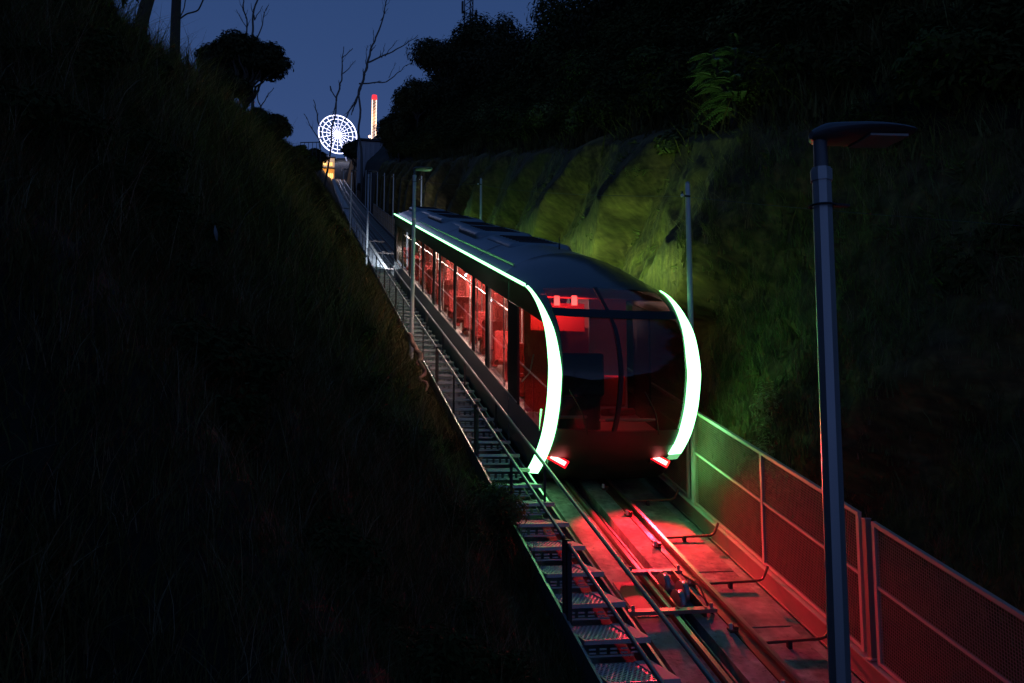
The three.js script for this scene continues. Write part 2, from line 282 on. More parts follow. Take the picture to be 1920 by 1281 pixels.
// ------------------------------------------------------------------ fence on the right
{
  const A = 6.45, h0 = -0.08, h1 = 1.54, L = 4.86, PERIOD = 5.13, first = 9.98;
  const base = P(A, -0.1, first), t = thing('mesh_fence', 'red and green lit wire mesh fence panel beside the front of the funicular', 'fence panel', base);
  const Q = (x, h) => V(base.x, base.y + 0.1 + h + G0 * x, base.z - x);       // x along, h up
  part(t, 'top_rail', bar(Q(0, h1), Q(L, h1), 0.055, 0.045), M.fence);
  part(t, 'middle_rail', bar(Q(0.02, 0.82), Q(L - 0.02, 0.82), 0.03, 0.035), M.fence);
  part(t, 'bottom_rail', bar(Q(0.02, h0 + 0.03), Q(L - 0.02, h0 + 0.03), 0.035, 0.04), M.fence);
  for (const x of [0.02, 2.43, L - 0.02]) part(t, 'upright', box(0.045, h1 - h0, 0.055, Q(x, (h0 + h1) / 2)), M.fence);
  const w = [];
  for (let x = 0.05; x < L - 0.04; x += 0.036) w.push(box(0.005, h1 - h0 - 0.08, 0.0052, Q(x, (h0 + h1) / 2)));
  for (let h = h0 + 0.06; h < h1 - 0.03; h += 0.036) w.push(bar(Q(0.03, h).add(V(0.007, 0, 0)), Q(L - 0.03, h).add(V(0.007, 0, 0)), 0.005, 0.0052));
  part(t, 'wire_mesh', w, M.mesh).userData.kind = 'stuff';
  const ORD = ['first', 'second', 'third', 'fourth', 'fifth', 'sixth', 'seventh', 'eighth', 'ninth', 'tenth', 'eleventh', 'twelfth', 'thirteenth', 'fourteenth', 'fifteenth'];
  for (let i = -2; i < 20; i++) {
    if (i === 0 || (i > 1 && i < 7)) continue;
    copyAt(t, P(A, -0.1, first + i * PERIOD), i === -1 ? 'dark wire mesh fence panel at the bottom right corner of the picture' : i === -2 ? 'wire mesh fence panel beyond the right edge of the picture' : i === 1 ? 'green lit wire mesh fence panel behind the right light arc of the funicular' : `${ORD[i - 7]} wire mesh fence panel up the slope from the funicular tail`, i >= 7 ? 'fence panels beyond the funicular' : undefined);
  }
  const b2 = P(A, -0.1, 9.845), fp = thing('fence_post', 'short orange lit fence post between two mesh panels near the lamp post', 'fence post', b2);
  part(fp, 'shaft', box(0.075, 1.66, 0.075, b2.clone().add(V(0, 0.80, 0))), M.beam);
  part(fp, 'cap', box(0.085, 0.012, 0.085, b2.clone().add(V(0, 1.636, 0))), M.fence);
  part(fp, 'base_plate', box(0.14, 0.02, 0.14, b2.clone().add(V(0, 0.02, 0))), M.fence);
  for (let i = 7, k = 0; i < 20; i++) if ((i - 1) % 4) copyAt(fp, P(A, -0.1, 9.845 + i * PERIOD), `${ORD[k++]} short fence post up the slope from the funicular tail`, 'fence posts beyond the funicular');
}
{ // tall poles that carry a wire
  const base = P(6.5, -0.3, 14.98), t = thing('trackside_pole', 'tall slim green lit pole standing at the right light arc of the funicular', 'pole', base);
  const at = (h) => base.clone().add(V(0, h, 0));
  part(t, 'shaft', rod(at(0), at(5.9), 0.06, 0.045, 14), M.poleGrey);
  part(t, 'base_plate', box(0.22, 0.02, 0.22, at(0.01)), M.galv);
  const br = part(t, 'insulator_bracket', [box(0.16, 0.03, 0.03, at(5.66).add(V(-0.06, 0, 0.05))), box(0.03, 0.12, 0.03, at(5.68).add(V(-0.13, 0, 0.05)))], M.dark);
  part(t, 'insulator', new THREE.SphereGeometry(0.035, 10, 8).translate(...at(5.66).add(V(-0.13, 0, 0.06)).toArray()), M.pole);
  part(t, 'cap', new THREE.SphereGeometry(0.047, 10, 6, 0, 2 * PI, 0, PI / 2).translate(...at(5.9).toArray()), M.galv);
  const labels = ['tall slim green lit pole rising behind the middle of the funicular roof', 'tall slim pole rising behind the tail of the funicular, right of the lamp', 'tall slim pole standing left above the tail corner of the funicular roof', 'tall slim pale pole just uphill of the one above the tail corner', 'tall slim pale pole, third one up the slope from the tail corner', 'slim pole, fourth one up the slope from the tail corner', 'tall slim pole far up the slope in front of the pale wall', 'thin pole far up the slope near the lit building'];
  const SS = [36.2, 58.6, 82, 94, 106, 120, 134, 170];
  SS.forEach((s, i) => copyAt(t, P(6.5, -0.3, s), labels[i]));
  copyAt(t, P(6.5, -0.3, -7), 'tall slim pole out of view beyond the right edge');
  const w = thing('overhead_wire', 'thin sagging wire strung along the tops of the right hand poles', 'wire', P(6.4, 5.3, 15));
  const pts = []; const all = [-7, 14.98, ...SS];
  for (let i = 0; i < all.length - 1; i++) for (let k = 0; k < 8; k++) { const s = lerp(all[i], all[i + 1], k / 8), q = P(6.37, 5.36, s); q.y = lerp(P(0, 5.36, all[i]).y, P(0, 5.36, all[i + 1]).y, k / 8) - 0.5 * (k / 8) * (1 - k / 8); q.z -= 0.0; pts.push(q); }
  part(w, 'strand', tube(pts, 0.005, 5, 200), M.dark);
}

// ------------------------------------------------------------------ stairs on the left
{
  const RUN = 0.782, aL = 2.78, aM = 3.31, aR = 3.50, N0 = -2;
  const t = thing('staircase', 'long steel staircase with expanded metal treads left of the track', 'staircase', P(3.1, 0.3, 8.5));
  part(t, 'stringer', slab(aL - 0.05, aL - 0.02, 0.18, 0.50, -5, 250), M.galv);
  part(t, 'stringer', slab(aR + 0.02, aR + 0.05, 0.06, 0.40, -5, 250), M.galv);
  // one tread: crossing strands make diamonds
  const strands = [], D = RUN + 0.01, Wd = aM - aL, pitch = 0.052, sl = 0.42;
  for (const sg of [-1, 1]) for (let k = -10; k < 24; k++) {
    let x0 = k * pitch + (sg < 0 ? sl * D : 0), x1 = x0 + sg * sl * D, z0 = 0, z1 = D;
    const cut = (x) => (x - x0) / (x1 - x0);
    let t0 = 0, t1 = 1; const ta = cut(0), tb = cut(Wd); t0 = Math.max(t0, Math.min(ta, tb)); t1 = Math.min(t1, Math.max(ta, tb)); if (t1 - t0 < 0.03) continue;
    strands.push(bar(V(lerp(x0, x1, t0), sg * 0.0015, -lerp(z0, z1, t0)), V(lerp(x0, x1, t1), sg * 0.0015, -lerp(z0, z1, t1)), 0.018, 0.006));
  }
  const gratingG = mergeGeometries(strands.map((x) => x.toNonIndexed()));
  const frameG = mergeGeometries([box(Wd, 0.045, 0.02, V(Wd / 2, -0.01, 0)), box(Wd, 0.03, 0.02, V(Wd / 2, -0.01, -D)), box(0.02, 0.045, D, V(0.0, -0.01, -D / 2))].map((x) => x.toNonIndexed()));
  const plateG = new RoundedBoxGeometry(aR - aM, 0.06, D, 1, 0.006).toNonIndexed().translate((aR - aM) / 2 + Wd, -0.012, -D / 2);
  const riserG = mergeGeometries([0, 1].flatMap((r) => [...Array(5)].map((_, i) => box(0.075, 0.018, 0.006, V(0.08 + i * 0.115, -0.085 - r * 0.04, -0.012)).toNonIndexed())).concat([box(Wd, 0.02, 0.01, V(Wd / 2, -0.155, -0.012)).toNonIndexed()]));
  const base = t.position;
  let made = 0;
  for (let n = N0; n < 135; n++) {
    const s = 8.50 + (n - 0) * RUN; if (s < 3.5) continue;
    const o = P(aL, 0.55, s).sub(base);
    const tr = new THREE.Mesh(gratingG, M.grating); tr.name = 'tread'; tr.position.copy(o); tr.castShadow = tr.receiveShadow = true; t.add(tr);
    for (const [nm, g, m] of [['tread_frame', frameG, M.galv], ['edge_plate', plateG, M.nosing], ['riser_grille', riserG, M.galv]]) { if (nm === 'riser_grille' && n > 40) continue; const q = new THREE.Mesh(g, m); q.name = nm; q.castShadow = q.receiveShadow = true; tr.add(q); }
    made++;
  }
  const rest = []; for (let n = 135; n < 305; n++) rest.push(box(aR - aL, 0.03, D, P((aL + aR) / 2, 0.55, 8.5 + n * RUN + D / 2)));
  part(t, 'upper_treads', rest, M.grating).userData.kind = 'stuff';
  part(t, 'support_wall', slab(2.70, 3.55, -0.46, 0.02, -5, 250), M.concrete);
}
{ // left railing: segments between doubled posts, with slimmer posts between
  const a = 2.77, hr = 1.31;
  const t = thing('stair_railing', 'grey handrail with posts along the outer left side of the stairs', 'railing', P(a, 0.3, 9.9));
  const S = [3.6, 9.93, 15.8, 21.2, 27, 33, 39, 45, 52, 60, 70, 82, 96];
  for (let i = 0; i < S.length - 1; i++) {
    const s0 = S[i] + (i ? 0.12 : 0), s1 = S[i + 1] - 0.12;
    part(t, 'handrail', [rod(P(a, hr, s0), P(a, hr - 0.0, s1), 0.024, 0.024, 10)], M.steel);
    part(t, 'double_post', [box(0.05, 1.62, 0.05, P(a, hr - 0.80, S[i] - 0.085)), box(0.05, 1.62, 0.05, P(a, hr - 0.80, S[i] + 0.085)), box(0.052, 0.012, 0.23, P(a, hr + 0.02, S[i]))], M.dark);
    const n = S[i + 1] - S[i] > 4 ? 1 : 0;
    for (let k = 1; k <= n; k++) { const s = lerp(s0, s1, k / (n + 1)); part(t, 'post', box(0.036, 1.3, 0.036, P(a, hr - 0.66, s)), M.dark); }
  }
  const b = 3.40, hb = 1.06, r = thing('track_railing', 'steel handrail between the stairs and the funicular track', 'railing', P(b, 0.3, 9.9));
  part(r, 'handrail', tube([-4, 4, 10, 16, 24, 40, 60, 96].map((s) => P(b, hb, s)), 0.027, 10, 80), M.steel);
  for (const s of [5.2, 13.4, 17.2, 21, 24.8, 28.6, 32.4, 38, 44, 50, 58, 66, 76, 86, 96]) part(r, 'post', box(0.032, 0.62, 0.032, P(b, hb - 0.31, s)), M.dark);
}

// ------------------------------------------------------------------ lamp posts
{
  const S = 4.07, a = 2.502, base = P(a, -0.2, S);
  const t = thing('lamp_post', 'tall blue grey lamp post with unlit flat head in the right foreground', 'lamp post', base);
  const at = (h, x = 0, z = 0) => base.clone().add(V(x, h, z));
  // octagonal tapering post, a sleeve and a slim spigot
  const oct = (r0, r1, h0, h1) => { const g = new THREE.CylinderGeometry(r1, r0, h1 - h0, 8, 1).toNonIndexed(); g.computeVertexNormals(); g.rotateY(PI / 8 + 0.35).translate(...at((h0 + h1) / 2).toArray()); return g; };
  const top = 5.715;
  part(t, 'post', oct(0.060, 0.049, 0, top), M.galv);
  part(t, 'collar', oct(0.056, 0.056, top - 0.07, top - 0.01), M.galv);
  part(t, 'spigot', rod(at(top), at(top + 0.16), 0.036, 0.034, 16), M.lampHead);
  part(t, 'strap', [new THREE.TorusGeometry(0.064, 0.006, 6, 20).rotateX(PI / 2).translate(...at(top - 0.20).toArray()), box(0.09, 0.012, 0.03, at(top - 0.195, 0.09, 0.02))], M.dark);
  // head: a flat tapering shell reaching over the track
  const hd = thing('tmp', 't', 't'); scene.remove(hd); delete names.tmp;
  const outline = (u) => 0.165 * Math.pow(Math.sin(PI * clamp(0.10 + u * 0.68, 0, 1)), 0.6) * Math.sqrt(Math.min(1, 0.06 + u / 0.10)) * (u > 0.97 ? 0.93 : 1);
  const shell = grid((u, v) => { const x = -0.05 + u * 0.535, w = outline(u), th = v * 2 * PI, y = Math.sin(th) > 0 ? Math.sin(th) * (0.052 - 0.026 * u) * Math.sqrt(Math.min(1, 0.1 + u / 0.14)) : Math.sin(th) * (0.048 - 0.034 * u) * Math.sqrt(Math.min(1, 0.25 + u / 0.14)); return at(top + 0.175 + 0.03 * Math.sin(u * PI * 0.5), x, Math.cos(th) * w).add(V(0, y, 0)); }, 26, 24);
  const caps = [0, 1].map((u) => grid((r, v) => { const x = -0.05 + u * 0.535, w = outline(u) * r, th = v * 2 * PI; return at(top + 0.175 + 0.03 * Math.sin(u * PI * 0.5), x, Math.cos(th) * w).add(V(0, Math.sin(th) * (Math.sin(th) > 0 ? (0.052 - 0.026 * u) * Math.sqrt(Math.min(1, 0.1 + u / 0.14)) : (0.048 - 0.034 * u) * Math.sqrt(Math.min(1, 0.25 + u / 0.14))) * r, 0)); }, 2, 24));
  part(t, 'lamp_head', [shell, ...caps], M.lampHead);
  part(t, 'lens', box(0.22, 0.012, 0.2, at(top + 0.172, 0.335, 0), 0, 0, 0.06), M.lampGlass);
  part(t, 'junction_lid', box(0.06, 0.3, 0.012, at(0.9, 0.02, 0.07)), M.galv);
  t.rotation.z = -0.0052; t.position.x -= 0.032;                // the near post leans a little
  const pale = (o) => o.traverse((m) => { if (m.material === M.galv) m.material = M.poleGrey; });
  pale(copyAt(t, P(a, -0.2, 24.6), 'lamp post with green lit head standing before the side of the funicular'));
  pale(copyAt(t, P(a, -0.2, 49.2), 'lamp post beyond the funicular tail, standing by the stairs'));
  pale(copyAt(t, P(a, -0.2, 77.6), 'pale lamp post further up the stairs beyond the funicular'));
  pale(copyAt(t, P(a, -0.2, 106), 'distant lamp post far up the stairs below the lit wheel'));
}

// ------------------------------------------------------------------ the funicular
{
  const aL = 3.60, aR = 6.17, mid = (aL + aR) / 2, hw = (aR - aL) / 2, S0 = 13.92, S1 = 44.2;
  const base = P(mid, 0, S0 + 2), t = thing('funicular_car', 'long dark funicular car with glowing white light arcs and red interior', 'funicular', base);
  // nose profile: [height, set back from the foremost point]
  const prof = [[0.05, 1.95], [0.25, 1.62], [0.7, 1.02], [1.2, 0.50], [1.7, 0.18], [2.15, 0.03], [2.5, 0.0], [2.98, 0.20], [3.28, 0.62], [3.45, 1.10], [3.53, 1.6], [3.56, 2.4], [3.57, 3.4]];
  const curve = new THREE.CatmullRomCurve3(prof.map(([h, d]) => V(d, h, 0)), false, 'catmullrom', 0.5);
  const len = curve.getPoints(400);
  const tOfH = (h) => { for (let i = 0; i < len.length; i++) if (len[i].y >= h) return i / 400; return 1; };
  const onProf = (tt) => { const p = curve.getPoint(clamp(tt, 0, 1)); return [p.y, p.x]; };
  const crown = (d, h) => 0.47 * smoothstep(d, 0.45, 3.2) * smoothstep(h, 3.1, 3.5);
  const nose = (u, tt, out = 0) => { const [h, d] = onProf(tt), q = 1 - Math.min(1, u * u), s = S0 + d - 0.20 * q * (1 - smoothstep(d, 1.2, 3.2)) - out; return P(mid + u * hw, h + crown(d, h) * Math.pow(q, 0.8) + out * 0.3 * smoothstep(h, 3.2, 3.6), s); };
  const piece = (name, u0, u1, h0, h1, m, out = 0, thick = 0, nu = 20, nv = 16) => {
    const t0 = typeof h0 === 'number' ? tOfH(h0) : h0.t, t1 = typeof h1 === 'number' ? tOfH(h1) : h1.t;
    const g = [grid((u, v) => nose(lerp(u0, u1, u), lerp(t0, t1, v), out), nu, nv)];
    if (thick) g.push(grid((u, v) => nose(lerp(u1, u0, u), lerp(t0, t1, v), out - thick), nu, nv), grid((u, v) => nose(u0, lerp(t0, t1, v), out - u * thick), 1, nv), grid((u, v) => nose(u1, lerp(t0, t1, v), out - thick + u * thick), 1, nv), grid((u, v) => nose(lerp(u0, u1, u), t0, out - thick + v * thick), nu, 1), grid((u, v) => nose(lerp(u0, u1, u), t1, out - v * thick), nu, 1));
    return part(t, name, g, m);
  };
  const UE = 0.955;
  piece('bumper', -UE, UE, 0.05, 1.02, M.bumper, 0, 0.06);
  piece('lower_panel', -UE, UE, 1.02, 1.36, M.dark, 0.012, 0.06);
  piece('windscreen', -0.83, -0.125, 1.38, 3.21, M.frontGlass, 0.005);
  piece('windscreen', -0.095, 0.83, 1.38, 3.21, M.frontGlass, 0.005);
  piece('upper_window', -0.83, -0.125, 3.30, 3.50, M.frontGlass, 0.005);
  piece('upper_window', -0.095, 0.83, 3.30, 3.50, M.frontGlass, 0.005);
  piece('mullion', -0.135, -0.085, 1.36, 3.5, M.dark, 0.03, 0.07, 2, 24);
  piece('transom', -0.84, 0.84, 3.205, 3.305, M.dark, 0.035, 0.07, 24, 3);
  piece('corner_pillar', -1.0, -0.82, 1.0, 3.5, M.body, 0.004, 0.05, 4, 24);
  piece('corner_pillar', 0.82, 1.0, 1.0, 3.5, M.body, 0.004, 0.05, 4, 24);
  piece('corner_pillar', -1.0, -UE, 0.05, 1.0, M.body, 0.004, 0.05, 2, 12);
  piece('corner_pillar', UE, 1.0, 0.05, 1.0, M.body, 0.004, 0.05, 2, 12);
  piece('visor', -1, 1, 3.495, { t: 1 }, M.body, 0, 0.04, 24, 14);

  // roof from the visor back to the tail, crowned, with low ribs
  const sV = S0 + 3.4;
  const roofP = (u, s, lift = 0) => P(mid + u * hw, 3.57 + crown(9, 3.6) * Math.pow(1 - Math.min(1, u * u), 0.8) * (1 - smoothstep(s, S1 - 2.2, S1) * 0.6) + lift, s);
  part(t, 'roof', [grid((u, v) => roofP(u * 2 - 1, lerp(sV, S1, v)), 24, 40, 2.6, 27)], M.roof);
  const tailEnd = grid((u, v) => { const p = roofP(u * 2 - 1, S1); p.y = lerp(P(0, 0.2, S1).y, p.y, v); return p; }, 20, 6); part(t, 'tail_wall', tailEnd, M.body);
  for (const [s0, s1, w, hh, off] of [[19.6, 22.6, 1.5, 0.12, 0.05], [23.2, 26.4, 1.6, 0.15, -0.05], [27.2, 29.8, 1.4, 0.11, 0.1], [30.6, 34.6, 1.6, 0.15, 0], [35.6, 38.8, 1.4, 0.12, 0.05], [39.6, 42.4, 1.5, 0.14, -0.05]]) {
    const lenS = s1 - s0, g = new RoundedBoxGeometry(w, hh + 0.3, lenS, 4, 0.17); const p = g.attributes.position; for (let i = 0; i < p.count; i++) p.setY(i, p.getY(i) - p.getZ(i) * G0); g.computeVertexNormals();
    const c = P(mid + off, 3.98, (s0 + s1) / 2); g.translate(c.x, c.y + hh / 2 - 0.20, c.z);
    const un = part(t, 'roof_unit', g, M.roofUnit);
    const gr = []; for (let k = 0; k < 7; k++) gr.push(box(w * 0.6, 0.02, 0.05, P(mid + off, 3.98 + hh - 0.045, lerp(s0 + 0.4, s1 - 0.4, k / 6))));
    const v = part(un, 'vent_slat', gr, M.dark, false); v.geometry.translate(-base.x, -base.y, -base.z);
  }
  part(t, 'roof_rail', [bar(roofP(-0.86, sV, 0.03), roofP(-0.86, S1 - 0.3, 0.03), 0.03, 0.04)], M.roof);
  part(t, 'roof_rail', [bar(roofP(0.86, sV, 0.03), roofP(0.86, S1 - 0.3, 0.03), 0.03, 0.04)], M.roof);

  // sides: skirt, window band, cant rail. End at the nose profile.
  const sideQuad = (a, h0, h1, s0, s1, out = 0) => slab(a - (a < mid ? 0.03 + out : -0.0), a + (a < mid ? 0 : 0.03 + out) + (a < mid ? 0.0 : 0), h0, h1, s0, s1);
  const sidePlane = (a, h0, h1, sBack) => { const t0 = tOfH(h0), t1 = tOfH(h1); return grid((u, v) => { const [h, d] = onProf(lerp(t0, t1, v)); return P(a, h, lerp(S0 + d + 0.02, sBack, u)); }, 1, 24); };
  const pillars = [[16.15, 17.0], [19.1, 19.4], [20.9, 21.15], [23.9, 24.2], [27.0, 27.3], [28.5, 28.8], [31.6, 31.9], [34.8, 35.1], [36.4, 36.7], [39.6, 39.9], [42.9, 44.2]];
  for (const a of [aL + 0.012, aR - 0.012]) {
    part(t, 'skirt', [sidePlane(a, 0.06, 1.27, 17), slab(a - 0.012, a + 0.012, 0.06, 1.27, 17, S1)], M.body);
    part(t, 'cant_rail', [sidePlane(a, 3.08, 3.54, 17), slab(a - 0.012, a + 0.012, 3.08, 3.555, 17, S1)], M.body);
    part(t, 'quarter_window', [sidePlane(a, 1.27, 3.08, 16.15)], M.glass);
    for (const [p0, p1] of pillars) part(t, 'pillar', slab(a - 0.02, a + 0.02, 1.27, 3.08, p0, p1), M.dark);
    for (let i = 0; i < pillars.length - 1; i++) { const p0 = pillars[i][1], p1 = pillars[i + 1][0]; part(t, 'window', [grid((u, v) => P(a, lerp(1.27, 3.08, v), lerp(p0, p1, u)), 1, 1)], M.glass); }
  }
  part(t, 'sill_trim', [bar(P(aL - 0.01, 1.30, 16.2), P(aL - 0.01, 1.30, S1), 0.012, 0.022)], M.pole);
  part(t, 'handhold', [tube([P(aL + 0.02, 2.42, 15.0), P(aL + 0.02, 2.05, 15.3), P(aL + 0.02, 1.75, 15.9)], 0.012)], M.pole);

  // light arcs on the nose corners, tapering into light lines along the roof edges
  const arc = (side) => {
    const hB = side < 0 ? 0.26 : 0.80, tb = tOfH(hB), te = tOfH(3.53), w = (v) => lerp(side > 0 ? 0.245 : 0.19, 0.035, Math.pow(smoothstep(v, 0.50, 1), 0.8));
    const f = (out) => (u, v) => { const tt = lerp(tb, te, v), wi = w(v) / hw, uu = side * (1 - wi * (side < 0 ? u : 1 - u)); return nose(uu, tt, out); };
    return [grid(f(0.05), 3, 50), grid((u, v) => f(lerp(0.05, 0, u))(0, v), 1, 50), grid((u, v) => f(lerp(0, 0.05, u))(1, v), 1, 50)];
  };
  part(t, 'light_arc', arc(-1), GL.led);
  part(t, 'light_arc', arc(1), GL.led);
  { const tb = tOfH(0.66), te = tOfH(0.795); part(t, 'light_arc_end', [grid((u, v) => nose(1 - (0.245 / hw) * (1 - u), lerp(tb, te, v), 0.05), 3, 4)], GL.ledEnd); }
  for (const [a, o] of [[aL, -1], [aR, 1]]) part(t, 'light_line', slab(a - 0.02 + o * 0.03, a + 0.02 + o * 0.03, 3.548, 3.592, S0 + (o < 0 ? 1.55 : 2.9), S1), GL.line);
  for (const u of [-0.45, 0.5]) part(t, 'wiper', [tube([nose(u, tOfH(1.3), 0.04), nose(u - 0.12, tOfH(1.7), 0.045), nose(u - 0.30, tOfH(2.1), 0.04)], 0.012)], M.rubber);
  for (const s of [20.5, 27, 35]) part(t, 'roof_joint', [grid((a, b) => roofP(a * 1.9 - 0.95, s + b * 0.06, 0.012), 20, 1)], M.dark);
  part(t, 'roof_antenna', [rod(roofP(0.1, 18.4), roofP(0.1, 18.4, 0.28), 0.02, 0.008)], M.dark);
  part(t, 'light_line_trim', [slab(aL - 0.012, aL + 0.03, 3.50, 3.54, S0 + 1.6, S1)], M.body);

  // tail lights
  for (const u of [-0.70, 0.70]) {
    const c = nose(u, tOfH(0.68), 0.03), k = part(t, 'tail_light_housing', rbox(0.36, 0.20, 0.08, 0.02, nose(u, tOfH(0.68), -0.01), -0.6), M.dark);
    const p2 = nose(u, tOfH(0.68), 0.05), pl = (w, h, d, out) => { const g = new RoundedBoxGeometry(w, h, d, 2, 0.012), q = nose(u, tOfH(0.68), out); g.rotateZ(-0.62); g.rotateX(-0.6); return g.translate(q.x - base.x, q.y - base.y, q.z - base.z); };
    part(k, 'tail_light_lens', pl(0.36, 0.165, 0.03, 0.048), GL.tailLens, false);
    part(k, 'tail_light', pl(0.28, 0.095, 0.03, 0.062), GL.tail, false);
    const sp = new THREE.SpotLight(new THREE.Color().setRGB(1, 0.015, 0.038), u < 0 ? 66 : 88, 0, u < 0 ? 0.52 : 0.88, 1.0, 2); sp.position.copy(p2).add(V(0, 0.02, 0.1)); sp.target.position.copy(P(5.0 - u * 0.15, -0.3, u < 0 ? 12.6 : 12.3)); sp.shadow.radius = 4; scene.add(sp, sp.target);
  }
  // running gear and underframe
  part(t, 'underframe', [slab(4.0, 5.8, 0.02, 0.5, 15.9, S1)], M.dark);
  for (const s of [17.4, 29, 41.5]) for (const a of [4.44, 5.235]) part(t, 'track_wheel', new THREE.CylinderGeometry(0.3, 0.3, 0.1, 24).rotateZ(PI / 2).translate(...P(a, 0.3, s).toArray()), M.dark);
  part(t, 'rail_guard', [box(0.5, 0.22, 0.04, P(4.4, 0.17, 15.8)), box(0.5, 0.22, 0.04, P(5.25, 0.17, 15.8))], M.dark);

  // interior: stepped floor, ceiling, far lining, partitions, seats, poles
  part(t, 'floor', [slab(aL + 0.05, aR - 0.05, 0.85, 0.92, 14.9, S1 - 0.1)], M.interior);
  part(t, 'ceiling', [slab(aL + 0.05, aR - 0.05, 3.26, 3.30, 17.1, S1 - 0.1)], M.interior);
  for (const [s0, s1, m] of [[17.2, 18.7, 'r'], [18.8, 19.3, 'i'], [19.4, 20.9, 'r'], [21.1, 21.8, 'i'], [21.9, 23.4, 'r'], [24.2, 25.2, 'i'], [25.3, 26.4, 'r'], [27.3, 28.4, 'i'], [28.8, 29.8, 'r'], [29.9, 31.4, 'i'], [31.9, 33, 'r'], [33.2, 34.6, 'i'], [35.1, 36.2, 'i'], [36.8, 38.2, 'r'], [38.4, 39.5, 'i'], [40, 41.4, 'i'], [41.5, 42.6, 'r']]) part(t, 'lining_panel', slab(aR - 0.16, aR - 0.12, 0.95, 3.2, s0, s1), m === 'r' ? M.redPanel : M.interior);
  for (const s of [17.2, 22.2, 26.6, 31.0, 35.6, 40.2]) part(t, 'partition', [slab(aL + 0.75, aR - 0.2, 0.95, 2.55, s, s + 0.05)], M.redPanel);
  for (let s = 18.2, i = 0; s < 43; s += 1.45, i++) for (const a of [aL + 0.52, aR - 0.55]) {
    const c = P(a, 0.92, s), back = new RoundedBoxGeometry(0.5, 0.72, 0.09, 2, 0.04).translate(c.x, c.y + 0.78, c.z - 0.2);
    const seat = part(t, 'seat', [new RoundedBoxGeometry(0.5, 0.1, 0.45, 2, 0.04).translate(c.x, c.y + 0.42, c.z), back, box(0.12, 0.4, 0.3, V(c.x, c.y + 0.2, c.z))], M.redSeat);
  }
  for (const s of [18.6, 20.2, 21.9, 23, 25.4, 28.1, 30, 33.2, 35, 37.8, 40.6]) for (const a of [aL + 0.25, aL + 1.0]) part(t, 'grab_pole', rod(P(a, 0.92, s), P(a, 3.27, s), 0.018, 0.018, 8), M.pole);
  for (const [s, h] of [[27.6, 2.72], [27.6, 2.42], [23.6, 2.2], [22.1, 2.85], [31, 2.6]]) part(t, 'wall_lamp', new THREE.SphereGeometry(0.055, 10, 8).translate(...P(aL + 0.9, h, s).toArray()), GL.lampWhite);
  part(t, 'grab_rail', [bar(P(aL + 0.25, 2.7, 17.4), P(aL + 0.25, 2.7, 42), 0.025)], M.pole);
  part(t, 'cab_bulkhead', [slab(aL + 0.1, 4.70, 2.75, 3.25, 15.55, 15.6)], M.redPanel);
  part(t, 'cab_ceiling', [slab(aL + 0.12, aR - 0.12, 3.40, 3.42, 15.1, 17.1)], M.redPanel);
  part(t, 'cab_wall', [slab(aL + 0.3, 4.75, 0.95, 3.35, 16.9, 16.95)], M.redPanel);
  part(t, 'cab_wall', [slab(5.2, aR - 0.2, 0.95, 3.2, 16.9, 16.95)], M.interior);
  part(t, 'driver_desk', [rbox(0.85, 0.75, 0.5, 0.06, P(4.42, 2.05, 15.1)), rbox(0.8, 0.9, 0.4, 0.06, P(4.42, 1.35, 15.2))], M.dark);
  part(t, 'cab_seat', [rbox(0.5, 0.55, 0.12, 0.05, P(5.15, 1.72, 15.4)), rbox(0.5, 0.12, 0.5, 0.05, P(5.15, 1.42, 15.1))], M.redSeat);
  part(t, 'cab_shelf', [rbox(0.9, 0.05, 0.35, 0.02, P(5.2, 1.38, 14.75)), rbox(0.7, 0.05, 0.3, 0.02, P(4.1, 1.42, 14.75))], M.interior);
  part(t, 'notice', [box(0.10, 0.17, 0.012, P(4.05, 3.36, 15.05)), box(0.10, 0.17, 0.012, P(4.35, 3.38, 15.0))], M.interior);

  // lights: arcs, roof lines, ceiling lamps, uphill head lamps
  const green = [0.18, 1.0, 0.26];
  for (const side of [-1, 1]) for (const [h0, h1] of [[0.5, 1.5], [1.5, 2.4], [2.4, 3.2]]) {
    const p0 = nose(side * 0.93, tOfH(h0), 0.09), p1 = nose(side * 0.93, tOfH(h1), 0.09), c = p0.clone().add(p1).multiplyScalar(0.5);
    const l = area(green, side < 0 ? (h0 < 1 ? 12 : 7) : h0 < 1 ? 24 : h0 < 2 ? 9 : 8, 0.15, p0.distanceTo(p1), c, c.clone().add(V(side * 1.1, -0.25, 1)));
  }
  for (const [a, side] of [[aL, -1], [aR, 1]]) for (const [s0, s1, kk] of [[S0 + 1.8, 22, 1.9], [22, 28, 0.85], [28, S1, 0.18]]) {
    const p0 = P(a, 3.60, s0), p1 = P(a, 3.60, s1), c = p0.clone().add(p1).multiplyScalar(0.5).add(V(side * 0.045, 0.03, 0));
    const l = new THREE.RectAreaLight(new THREE.Color().setRGB(...(side > 0 ? [0.50, 1.0, 0.30] : [0.45, 1.0, 0.5])), kk * (side > 0 ? 34 : 11), p0.distanceTo(p1), 0.04);
    // the long side along the slope, facing outwards and up
    const x = p1.clone().sub(p0).normalize(), n = V(side, side > 0 ? 0.55 : -0.35, 0).normalize(), y = n.clone().cross(x).normalize(), z = x.clone().cross(y);
    l.quaternion.setFromRotationMatrix(new THREE.Matrix4().makeBasis(x, y, z)); if (z.dot(n) > 0) l.quaternion.setFromRotationMatrix(new THREE.Matrix4().makeBasis(x.clone().negate(), y, z.clone().negate()));
    l.position.copy(c); scene.add(l);
  }
